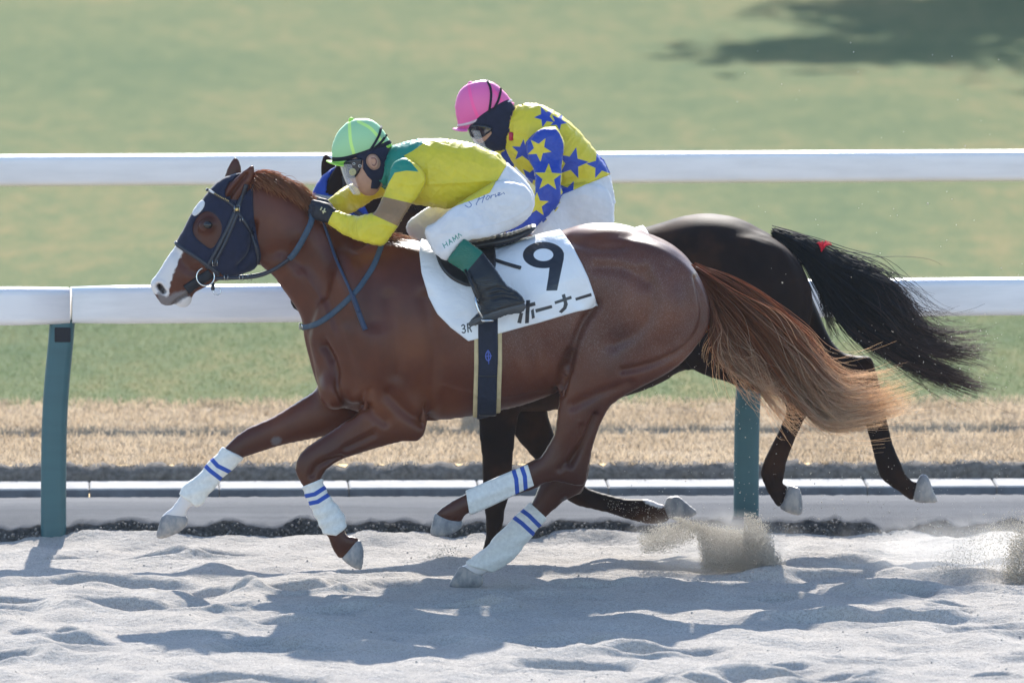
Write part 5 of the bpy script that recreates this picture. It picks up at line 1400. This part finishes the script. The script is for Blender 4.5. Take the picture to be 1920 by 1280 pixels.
for pid in (20, 21): shell('glove', JS2, psd([(880, 400), (960, 400), (960, 470), (880, 470)]), MGLOVE, rider2, 0.001, 0.002, isid(JI2, pid), 0)
skin2 = psd([(883, 256), (892, 260), (902, 259), (912, 253), (919, 246), (922, 250), (914, 260), (904, 268), (896, 270), (886, 267)], 2)
eyes2 = psd([(876, 236), (900, 233), (921, 238), (922, 244), (914, 251), (902, 257), (892, 258), (884, 254)], 2)
whole = psd([(860, 160), (980, 160), (975, 280), (935, 290), (880, 280)])
shell('head_cover', JS2, lambda p: np.minimum(np.minimum(whole(p), -skin2(p)), -eyes2(p)), MNAVY, rider2, 0.002, 0.005, isid(JI2, 10, 11), 1)
gog2, GS2 = shell('goggles', JS2, eyes2, MLENS, rider2, 0.004, 0.009, isid(JI2, 10), 1)
helm2, HELM2 = helmet([(857, 226), (854, 212), (853, 196), (857, 180), (865, 166), (878, 157), (893, 152), (909, 150.5), (925, 155), (940, 166), (952, 179), (962, 193), (961, 199), (940, 212), (914, 224), (887, 239), (870, 243), (860, 239)],
    Y2, rider2, MCAP2, MPINK, [[(879, 160), (882, 178), (887, 198), (897, 222)], [(918, 160), (928, 173), (940, 188), (946, 204)]], (876, 238), (848.5, 241.5), 0,
    ([(852, 236), (866, 234.5), (887, 229), (911.5, 217.5), (934, 203), (964, 185)], 4.5), MSILVER, ([(856, 243), (870, 241), (888, 235.5), (913, 222.5), (938, 209), (966, 192)], 4.5),
    [[(913, 152), (920, 168), (920, 190), (915, 218)], [(939, 165), (935, 186), (927, 202), (918, 218)]], (882, 156.5))
visor(rider2, Y2, (876, 243), (888, 276), 0, 0.08, 26)
mb = MB(); q = hit(bvh_of(JS2), 961, 256, 0.01, Y2 - 0.1)[0]; mb.box(q, (0.020, 0.012, 0.038), 0, 0.004); mb.build('toggle', flatmat('red_plastic', (0.45, 0.02, 0.05), 0.4).m, rider2)
def plain_boot(sg):
    mb = MB(); mb.tube([P(1000, 470, Y2) + Vector((0, sg * 0.30, 0)), P(1050, 520, Y2) + Vector((0, sg * 0.335, 0)), P(1085, 572, Y2) + Vector((0, sg * 0.372, 0)), P(1092, 588, Y2) + Vector((0, sg * 0.375, 0))], [0.055, 0.054, 0.044, 0.04], 14)
    mb.tube([P(1095, 590, Y2) + Vector((0, sg * 0.375, 0)), P(1065, 600, Y2) + Vector((0, sg * 0.38, 0)), P(1030, 612, Y2) + Vector((0, sg * 0.385, 0))], [0.036, 0.036, 0.022], 12)
    o = mb.build('boot', MBOOT, rider2); me = o.data
    for n in ('cuff', 'sole'):
        at = me.attributes.new(n, 'FLOAT', 'POINT'); at.data.foreach_set('value', np.full(len(me.vertices), -9.0, np.float32))
plain_boot(-1); plain_boot(1)

# ================================================================== TACK
def txt_mat():
    M = Mat('white_number_cloth', 0.28, 0.5)
    n = M.noise(5, 4)
    base = M.ramp(n, [(0.3, (0.68, 0.69, 0.71)), (0.7, (0.76, 0.77, 0.78))])
    M.color(M.mix(M.step(M.attr('ink'), 0.4), base, (0.012, 0.014, 0.022)))
    M.bump(M.noise(7, 4, 0.55, (1, 1, 1), 1.2), 0.4, 0.03); return M.m
Z4 = lambda a, b: (740 + a / 4.267, 380 + b / 4.267)
ringo = [(1190 + 165 * math.cos(q), 419 + 106 * math.sin(q)) for q in np.linspace(0, 2 * math.pi, 40)[:-1]]
ringi = [(1190 + 79 * math.cos(q), 417 + 50 * math.sin(q)) for q in np.linspace(0, 2 * math.pi, 30)[:-1]]
tail9 = [(1243, 480), (1355, 400), (1353, 450), (1330, 560), (1300, 702), (1212, 704), (1230, 590)]
kana = [[(1012, 822), (1122, 792), (1128, 822), (1018, 852)], [(1052, 780), (1084, 778), (1074, 962), (1042, 966)], [(1000, 880), (1028, 882), (1012, 966), (980, 960)], [(1090, 862), (1112, 846), (1122, 920), (1098, 930)],
        [(1124, 852), (1256, 818), (1262, 842), (1130, 880)], [(1278, 790), (1412, 744), (1418, 768), (1284, 812)], [(1336, 738), (1362, 728), (1386, 812), (1374, 848), (1336, 884), (1312, 872), (1348, 836), (1354, 806)],
        [(1444, 762), (1572, 722), (1578, 746), (1450, 784)]]
three = [[(536, 985), (548, 976), (560, 986), (555, 1004), (546, 1009)], [(546, 1009), (560, 1010), (566, 1026), (556, 1040), (541, 1036)]]
arr = [[(588, 1034), (582, 968)], [(582, 968), (604, 964), (610, 980), (604, 996), (587, 1000)], [(598, 998), (614, 1030)]]
inkf = []
_ro, _ri, _t9 = psd([Z4(*p) for p in ringo]), psd([Z4(*p) for p in ringi]), psd([Z4(*p) for p in tail9])
inkf.append(lambda p: np.maximum(np.minimum(_ro(p), -_ri(p)), np.minimum(_t9(p), -_ri(p))))
for k in kana: inkf.append(psd([Z4(*p) for p in k]))
for k in three + arr:
    pl = np.array([Z4(*p) for p in k]); inkf.append((lambda q: (lambda p: 1.25 - line_dist(q, p[:, 0], p[:, 1])))(catmull(pl, 4) if len(k) > 2 else pl))
ink = lambda p, v: np.where(v[:, 1] < 0, np.maximum.reduce([f(p) for f in inkf]), -20)
CLOTH = [(789, 440), (786, 474), (790, 511), (797, 535), (804, 556), (822, 589), (845, 614), (878, 639), (934, 626), (1030, 599), (1121, 573), (1112, 546), (1103, 520), (1091, 494), (1077, 468), (1062, 446), (1050, 430), (1040, 405), (880, 405)]
NC, NCS = shell('number_cloth', S1, psd(CLOTH), txt_mat(), None, 0.005, 0.007, isid(I1, 1, 2, 4, 5), 2, lambda v, n: 0.0028 * np.sin(proj(v) @ np.array([0.05, 0.022]) + 1.5 * np.sin(proj(v) @ np.array([0.012, -0.03]))) + 0.0012 * np.sin(proj(v) @ np.array([-0.07, 0.11])), {'ink': ink}, flat=2)
tag(NC, 'white number cloth with black 9 and katakana lettering under the saddle', 'saddle cloth')
BV1C = bvh_of(S1, NCS + (None,))
# saddle: flap, seat, girth, stirrup
sad = empty('saddle', P(900, 455, 0), 'small black racing saddle strapped over the number cloth with girth and stirrups', 'saddle')
MSAD = flatmat('black_saddle_leather', (0.010, 0.010, 0.013), 0.3, 0.5, 0.25, 50, 0.12, 260).m
flapP = [(816, 476), (828, 458), (850, 448), (880, 446), (915, 450), (928, 470), (931, 492), (927, 512), (908, 532), (882, 539), (859, 532), (839, 519), (823, 499)]
shell('flap', S1, psd(flapP, 3), MSAD, sad, 0.016, 0.010, isid(I1, 1, 2) & (V1[:, 1] < 0.02), 1, flat=1)
shell('flap', S1, psd(flapP, 3), MSAD, sad, 0.016, 0.010, isid(I1, 1, 2) & (V1[:, 1] > -0.02), 1, flat=1)
FS = Field(0.0, 850, 1030, 400, 500, 0.24, 0.005)
FS.outline([(868, 455), (900, 448), (930, 442), (960, 436), (985, 427), (999, 421), (1006, 423), (1001, 432), (975, 447), (940, 458), (905, 464), (870, 470)], 0.0, 6.5, 0.15, 0.0, 1)
v, q, _ = FS.surface(4); mesh('seat', v, q, MSAD, sad)
gm = isid(I1, 1, 2) 
_g, GIRS = shell('girth_pad', S1, psd([(889, 600), (941, 600), (941, 690), (937, 795), (886, 795), (889, 690)]), flatmat('tan_felt', (0.50, 0.40, 0.22), 0.8).m, sad, 0.004, 0.007, gm, 1)
shell('girth', S1, psd([(896, 560), (933, 560), (933, 680), (928, 800), (893, 800), (897, 680)]), flatmat('navy_webbing', (0.012, 0.016, 0.032), 0.7, 0.3, 0.2, 60, 0.3, 500).m, sad, 0.013, 0.006, gm, 1)
mb = MB(); BVG = bvh_of(S1)
for pl in ([(915, 655), (921, 665), (915, 676), (909, 665), (915, 655)], [(909, 666), (922, 665)], [(915, 654), (916, 680)]): strap(mb, BVG, pl, 2.0, 0.002, 3, 0.0195, -0.3)
mb.build('girth_emblem', flatmat('blue_thread', (0.09, 0.13, 0.42), 0.7).m, sad)
mb = MB(); strap(mb, BVG, [(896, 702), (932, 702)], 3, 0.003, 4, 0.019); mb.build('keeper', MSAD, sad)
mb = MB(); strap(mb, BVG, [(898, 770), (928, 770)], 5, 0.003, 4, 0.019); mb.build('keeper', MSAD, sad)
mb = MB(); strap(mb, BV1C, [(922, 486), (945, 494), (977, 503)], 7, 0.005, 6, 0.003, -0.3); mb.build('strap_end', MSAD, sad)
for sg in (-1, 1):
    yy = lambda y: sg * y
    mb = MB(); pts = [P(872, 505, yy(0.375)), P(884, 533, yy(0.425)), P(895, 560, yy(0.445))]
    mb.ribbon([p for p in pts], [Vector((0, -sg, 0))] * 3, 0.012, 0.004); mb.build('stirrup_leather', MSAD, sad)
    mb = MB()
    mb.tube([P(a, b, yy(y)) for a, b, y in ((891, 557, .442), (893, 570, .448), (897, 582, .45), (905, 596, .45))], 0.0045, 8)
    mb.tube([P(a, b, yy(y)) for a, b, y in ((891, 557, .442), (893, 563, .42), (900, 572, .36), (911, 590, .325))], 0.0045, 8)
    mb.box(P(911, 599, yy(0.392)), (0.05, 0.125, 0.012), R(8), 0.004); mb.build('stirrup_iron', MMETAL, sad)
# neck strap
NS, _ = shell('neck_strap', S1, psl([(722, 440), (715, 461), (702, 495), (684, 524), (664, 550), (627, 585), (592, 608), (560, 615)], 10), MRUBBER, None, 0.003, 0.006, isid(I1, 1, 2), 1)
tag(NS, 'blue grey neck strap round the chestnut from withers to chest', 'strap')
mb = MB(); mb.tube([P(a, b, -0.03) for a, b in ((562, 606), (566, 608), (568, 616), (562, 618))], 0.004, 6, True); mb.build('buckle', MMETAL, NS)
# whip in the hand
wh = empty('whip', P(685, 620, -0.3), 'thin dark blue whip hanging from the hand of the yellow jockey', 'whip')
wl = catmull([(598, 392), (604, 417), (624, 466), (644, 513), (661, 553), (673, 586)], 6)
pts = [hit(BVG, a, b, 0.014, -0.2)[0] for a, b in wl]
for k in range(3): pts[k] = P(*wl[k], -0.135 - 0.01 * k)
for _ in range(3): pts = [pts[0]] + [(pts[i - 1] + pts[i] * 2 + pts[i + 1]) / 4 for i in range(1, len(pts) - 1)] + [pts[-1]]
MWHIP = flatmat('dark_blue_whip', (0.020, 0.035, 0.075), 0.5, 0.4).m
mb = MB(); mb.tube(pts, [0.009] * 3 + [0.0065] * (len(pts) - 3), 8); mb.build('shaft', MWHIP, wh)
mb = MB(); strap(mb, BVG, [(661, 553), (668, 572), (676, 596), (685, 619)], 10, 0.007, 5, 0.008, -0.25); mb.build('flap', MWHIP, wh)

# bridle of the chestnut
br = empty('bridle', P(430, 400, -0.1), 'dark leather bridle and reins on the hooded chestnut head', 'bridle')
BH = bvh_of(S1, HS1 + (None,))
for nm, pl, wd in (('headpiece', [(462, 346), (456, 362), (448, 382), (443, 396)], 9), ('cheekpiece', [(440, 398), (428, 426), (410, 462), (396, 488), (388, 502)], 7.5), ('cheekpiece', [(445, 400), (434, 428), (419, 462), (407, 484), (401, 498)], 6.5), ('throat_strap', [(445, 398), (456, 412), (468, 432), (479, 458), (484, 480), (484, 492)], 6.5)):
    mb = MB(); strap(mb, BH, pl, wd, 0.006, 6, 0.002, -0.09); mb.build(nm, MLEATH, br)
nb, _ = shell('noseband', S1, psl([(322, 450), (331, 456), (355, 473), (390, 497), (408, 512)], 7), MLEATH, br, 0.008, 0.006, isid(I1, 3), 1)
mb = MB(); strap(mb, BH, [(387, 355), (398, 361), (412, 369), (433, 382), (443, 392)], 6, 0.005, 6, 0.002, -0.06); bb = mb.build('browband', MLEATH, br)
mb = MB(); strap(mb, BH, [(386, 354.5), (394, 358.5), (403, 363.5)], 4, 0.004, 5, 0.007, -0.05); mb.build('browband_trim', MBADGE, bb).location = (0, 0, 0)
for k in range(9):
    a = (405 + k * 2.9, 364.7 + k * 1.65); c, n = hit(BH, *a, 0.009, -0.07)
    mb = MB(); mb.box(c, (0.0045, 0.004, 0.006)); mb.build('bead', MBRASS, bb).location = (0, 0, 0)
# rubber bit guard, rings and buckles
mb = MB(); strap(mb, BVG, [(349, 543), (362, 534), (378, 524), (396, 512)], 20, 0.006, 5, 0.001, -0.07); mb.build('bit_guard', MBLACK, br)
cb = hit(BVG, 387, 517, 0.014, -0.075)[0]
def ring(name, parent, c, r0, r1, mat, tilt=0.12):
    mb = MB(); mb.tube([c + Vector((r0 * math.cos(q), r0 * tilt * math.sin(q), r0 * math.sin(q))) for q in np.linspace(0, 2 * math.pi, 25)[:-1]], r1, 7, True); return mb.build(name, mat, parent)
ring('bit_ring', br, cb, 0.039, 0.0034, MMETAL)
ring('rein_ring', br, P(407, 546, -0.06), 0.0165, 0.0024, MMETAL)
mb = MB(); mb.box(P(399, 537, -0.06), (0.016, 0.012, 0.034), 0, 0.003); mb.build('curb_strap', MLEATH, br)
for a, b, s_ in ((444, 392, 0.024), (403, 492, 0.021), (452, 412, 0.012)):
    c, n = hit(BH, a, b, 0.010, -0.09); mb = MB()
    mb.tube([c + Vector((u * s_ * .5, 0, v_ * s_ * .6)) for u, v_ in ((-1, -1), (1, -1), (1, 1), (-1, 1))], 0.0022, 6, True); mb.build('buckle', MMETAL, br)
c, n = hit(BH, 444, 393, 0.010, -0.09); mb = MB(); mb.box(c, (0.014, 0.006, 0.016), 0, 0.002); mb.build('stud', MBRASS, br)
def rein(parent, pl, ys_, w0, w1, split):
    q = catmull(pl, 6); m = len(q)
    Yv = np.interp(np.linspace(0, 1, m), np.linspace(0, 1, len(ys_)), ys_)
    pts = []
    for i, (a, b) in enumerate(q):
        h, n = hit(BVG, a, b, 0.007, Yv[i])
        y = min(Yv[i], h.y) if abs(h.y) < 0.3 and ys_[0] < 0 else Yv[i]
        pts.append(P(a, b, y))
    for _ in range(4): pts = [pts[0]] + [(pts[i - 1] + pts[i] * 2 + pts[i + 1]) / 4 for i in range(1, m - 1)] + [pts[-1]]
    k = int(m * split); nr = [Vector((0.1, -1, 0.1))] * m
    mb = MB(); mb.ribbon(pts[:k + 1], nr[:k + 1], w0 / PXM, 0.005); mb.build('rein_grip', MRUBBER, parent)
    mb = MB(); mb.ribbon(pts[k:], nr[k:], w1 / PXM, 0.004); mb.build('rein', MLEATH, parent)
rein(br, [(586, 402), (583, 418), (572, 441), (558, 466), (543, 485), (511, 507), (482, 518), (446, 521), (404, 522)], [-0.125, -0.16, -0.15, -0.12, -0.085, -0.08], 11.5, 7, 0.5)
rein(br, [(580, 400), (572, 420), (560, 446), (540, 480), (511, 505), (482, 516), (446, 519), (404, 520)], [0.085, 0.15, 0.14, 0.12, 0.09, 0.08], 11.5, 7, 0.5)
for a in (424, 452, 468):
    mb = MB(); c = P(a, 520, -0.088); mb.tube([c + Vector((-0.008, 0, -0.014)), c + Vector((0.008, 0, -0.014)), c + Vector((0.008, 0, 0.014)), c + Vector((-0.008, 0, 0.014))], 0.0018, 6, True); mb.build('buckle', MMETAL, br)

# bridle of the dark horse
br2 = empty('bridle', P(620, 380, Y2 - 0.1), 'black bridle with pale browband over the blue hood of the dark bay', 'bridle')
BH2 = bvh_of(S2, HS2 + (None,))
for nm, pl, wd in (('headpiece', HR([(462, 346), (456, 362), (448, 382), (443, 396)]), 11), ('cheekpiece', HR([(442, 398), (428, 426), (410, 462), (392, 500)]), 11), ('throat_strap', HR([(445, 398), (468, 432), (479, 458), (484, 490)]), 9)):
    mb = MB(); strap(mb, BH2, pl, wd, 0.006, 6, 0.002, Y2 - 0.09); mb.build(nm, MLEATH, br2)
mb = MB(); strap(mb, BH2, HR([(386, 356), (398, 361), (412, 369), (433, 382), (443, 392)]), 6, 0.005, 6, 0.002, Y2 - 0.06); mb.build('browband', flatmat('grey_trim', (0.22, 0.24, 0.26), 0.5).m, br2)
# saddle and cloth of the dark horse (only slivers show)
CL2 = [(a + 148, b - 17) for a, b in CLOTH]
n2_, _ = shell('number_cloth', S2, psd(CL2), flatmat('plain_white_cloth', (0.7, 0.71, 0.72), 0.4).m, None, 0.005, 0.007, isid(I2, 1, 2, 4, 5), 0, flat=1)
tag(n2_, 'white number cloth on the dark bay, nearly hidden behind the chestnut', 'saddle cloth')
sad2 = empty('saddle', P(1090, 440, Y2), 'black racing saddle on the dark bay under the star clad jockey', 'saddle')
shell('flap', S2, psd([(a + 148, b - 17) for a, b in flapP], 3), MSAD, sad2, 0.016, 0.010, isid(I2, 1, 2), 0, flat=1)
FS = Field(Y2, 990, 1180, 380, 490, 0.24, 0.006)
FS.outline([(a + 140, b - 6) for a, b in [(868, 455), (900, 448), (930, 442), (960, 436), (985, 427), (999, 421), (1006, 423), (1001, 432), (975, 447), (940, 458), (905, 464), (870, 470)]], 0.0, 6.5, 0.15, 0.0, 1)
v, q, _ = FS.surface(4); mesh('seat', v, q, MSAD, sad2)
# red ribbon in the black tail
rb_ = MB(); c = P(1540, 466, Y2 - 0.05)
for k in range(26):
    a = random.uniform(-0.9, 0.9); l = random.uniform(0.025, 0.05); y = random.uniform(-0.02, 0.02)
    rb_.tube([c + Vector((0, y, -0.012)), c + Vector((l * math.sin(a) * .5 + 0.006, y * 1.3, l * .5)), c + Vector((l * math.sin(a) + 0.012, y * 1.8, l * math.cos(a) * .7))], [0.0035, 0.003, 0.002], 5)
tag(rb_.build('tail_ribbon', flatmat('red_wool', (0.62, 0.01, 0.035), 0.8).m), 'small red wool ribbon tied in the black tail', 'ribbon')

# ================================================================== FLYING SAND
def grains(poly, n, Y, ysp, size, seed, jit=7.0):
    r = np.random.default_rng(seed); poly = np.array(poly, float); lo, hi = poly.min(0), poly.max(0)
    c = r.uniform(lo, hi, (n * 4, 2)); d = poly_sdf(poly, c[:, 0], c[:, 1])
    k = (d + r.normal(0, jit, len(d))) > r.uniform(0, jit, len(d))
    c = c[k][:n]; y = Y + r.normal(0, ysp, len(c))
    return Pn(c[:, 0], c[:, 1], y), r.uniform(size[0], size[1], len(c)) * r.choice([1, 1, 1, 1.6], len(c))
parts_ = [grains([(1262, 968), (1300, 978), (1345, 990), (1400, 996), (1436, 1012), (1462, 1048), (1475, 1064), (1400, 1070), (1318, 1066), (1312, 1030), (1306, 1000), (1280, 984)], 26000, 0.70, 0.06, (0.0008, 0.0016), 1, 4.0),
          grains([(1195, 1010), (1230, 990), (1270, 980), (1305, 992), (1300, 1012), (1250, 1030), (1210, 1038)], 6500, 0.78, 0.07, (0.0007, 0.0015), 2),
          grains([(1395, 960), (1425, 975), (1450, 1010), (1452, 1035), (1425, 1020), (1395, 990)], 3000, 0.72, 0.06, (0.0007, 0.0014), 3),
          grains([(1130, 930), (1240, 935), (1300, 975), (1240, 992), (1130, 960)], 240, 1.15, 0.1, (0.0006, 0.0012), 4),
          grains([(1895, 1010), (1925, 985), (1970, 1000), (1975, 1112), (1890, 1112), (1880, 1085)], 10000, 0.3, 0.09, (0.0009, 0.0020), 5),
          grains([(1740, 1060), (1820, 1000), (1900, 960), (1960, 950), (1960, 1115), (1800, 1112)], 9000, 0.35, 0.15, (0.0006, 0.0013), 6),
          grains([(800, 1040), (840, 1018), (868, 1030), (850, 1060), (810, 1066)], 500, 0.9, 0.05, (0.0007, 0.0014), 7),
          grains([(1150, 700), (1900, 560), (1920, 1000), (1500, 1000), (1150, 980)], 900, 0.8, 0.5, (0.0008, 0.0017), 8),
          grains([(1300, 100), (1920, 60), (1920, 640), (1400, 560)], 60, 0.8, 0.5, (0.001, 0.002), 9)]
C = np.concatenate([p[0] for p in parts_]); sz = np.concatenate([p[1] for p in parts_])
n = len(C); tet = np.array([(1, 1, 1), (-1, -1, 1), (-1, 1, -1), (1, -1, -1)], float)
ax = RNG.normal(0, 1, (n, 3, 3)); qm = np.linalg.qr(ax)[0]
V = (np.einsum('nij,kj->nki', qm, tet) * sz[:, None, None] + C[:, None, :]).reshape(-1, 3)
b = np.arange(n)[:, None] * 4
T = np.concatenate([b + [0, 1, 2], b + [0, 3, 1], b + [0, 2, 3], b + [1, 3, 2]]).astype(np.int32)
MFS = flatmat('flying_sand', (0.60, 0.57, 0.52), 0.9, 0.2); MFS.translucent((0.75, 0.71, 0.64), 0.65)
tag(mesh('sand_spray', V, T, MFS.m, None, False), 'spray of sand grains thrown up by the hooves', 'sand', kind='stuff')

# dust hanging over the churned sand
def dust(name, c, rad, dens, label):
    n, m = 14, 24; V = []; F = []
    for i in range(n + 1):
        for j in range(m):
            a, b = math.pi * i / n, 2 * math.pi * j / m
            V.append((c.x + rad[0] * math.sin(a) * math.cos(b), c.y + rad[1] * math.sin(a) * math.sin(b), c.z + rad[2] * math.cos(a)))
    for i in range(n):
        for j in range(m): F.append((i * m + j, (i + 1) * m + j, (i + 1) * m + (j + 1) % m, i * m + (j + 1) % m))
    M = bpy.data.materials.new('dust_' + name); M.use_nodes = True; t = M.node_tree
    for x in list(t.nodes):
        if x.type == 'BSDF_PRINCIPLED': t.nodes.remove(x)
    pv = t.nodes.new('ShaderNodeVolumePrincipled'); pv.inputs['Color'].default_value = (0.92, 0.90, 0.87, 1); pv.inputs['Anisotropy'].default_value = 0.35
    g = t.nodes.new('ShaderNodeNewGeometry'); mp = t.nodes.new('ShaderNodeMapping'); mp.vector_type = 'TEXTURE'
    mp.inputs['Location'].default_value = c; mp.inputs['Scale'].default_value = rad
    t.links.new(g.outputs['Position'], mp.inputs[0])
    ln = t.nodes.new('ShaderNodeVectorMath'); ln.operation = 'LENGTH'; t.links.new(mp.outputs[0], ln.inputs[0])
    nz = t.nodes.new('ShaderNodeTexNoise'); nz.inputs['Scale'].default_value = 6.0; nz.inputs['Detail'].default_value = 4; t.links.new(g.outputs['Position'], nz.inputs['Vector'])
    mr = t.nodes.new('ShaderNodeMapRange'); mr.inputs[1].default_value = 1.0; mr.inputs[2].default_value = 0.0; mr.inputs[3].default_value = 0.0; mr.inputs[4].default_value = dens
    ad = t.nodes.new('ShaderNodeMath'); ad.operation = 'ADD'; t.links.new(ln.outputs['Value'], ad.inputs[0])
    mu = t.nodes.new('ShaderNodeMath'); mu.operation = 'MULTIPLY_ADD'; mu.inputs[1].default_value = 0.9; mu.inputs[2].default_value = -0.35; t.links.new(nz.outputs['Fac'], mu.inputs[0])
    t.links.new(mu.outputs[0], ad.inputs[1]); t.links.new(ad.outputs[0], mr.inputs[0]); t.links.new(mr.outputs[0], pv.inputs['Density'])
    t.links.new(pv.outputs[0], t.nodes['Material Output'].inputs['Volume'])
    tag(MB().add(V, F).build(name, M), label, 'dust', kind='stuff')
dust('dust_cloud', P(1850, 1030, 0.6), (0.85, 0.6, 0.17), 1.2, 'pale dust cloud drifting low over the sand at right')
dust('dust_cloud', P(1340, 1018, 0.75), (0.50, 0.35, 0.16), 1.8, 'thin dust hanging round the thrown sand behind the far foreleg')


# ================================================================== AIR
M = bpy.data.materials.new('winter_haze'); M.use_nodes = True; t = M.node_tree
for x in list(t.nodes):
    if x.type == 'BSDF_PRINCIPLED': t.nodes.remove(x)
pv = t.nodes.new('ShaderNodeVolumePrincipled'); pv.inputs['Color'].default_value = (0.80, 0.89, 1.0, 1); pv.inputs['Density'].default_value = 0.00013; pv.inputs['Anisotropy'].default_value = 0.0
t.links.new(pv.outputs[0], t.nodes['Material Output'].inputs['Volume'])
mb = MB(); mb.box((0, 300, 5.9), (1900, 2500, 14.2)); tag(mb.build('haze', M, None, False), 'thin pale haze over the racecourse', 'haze', kind='stuff')
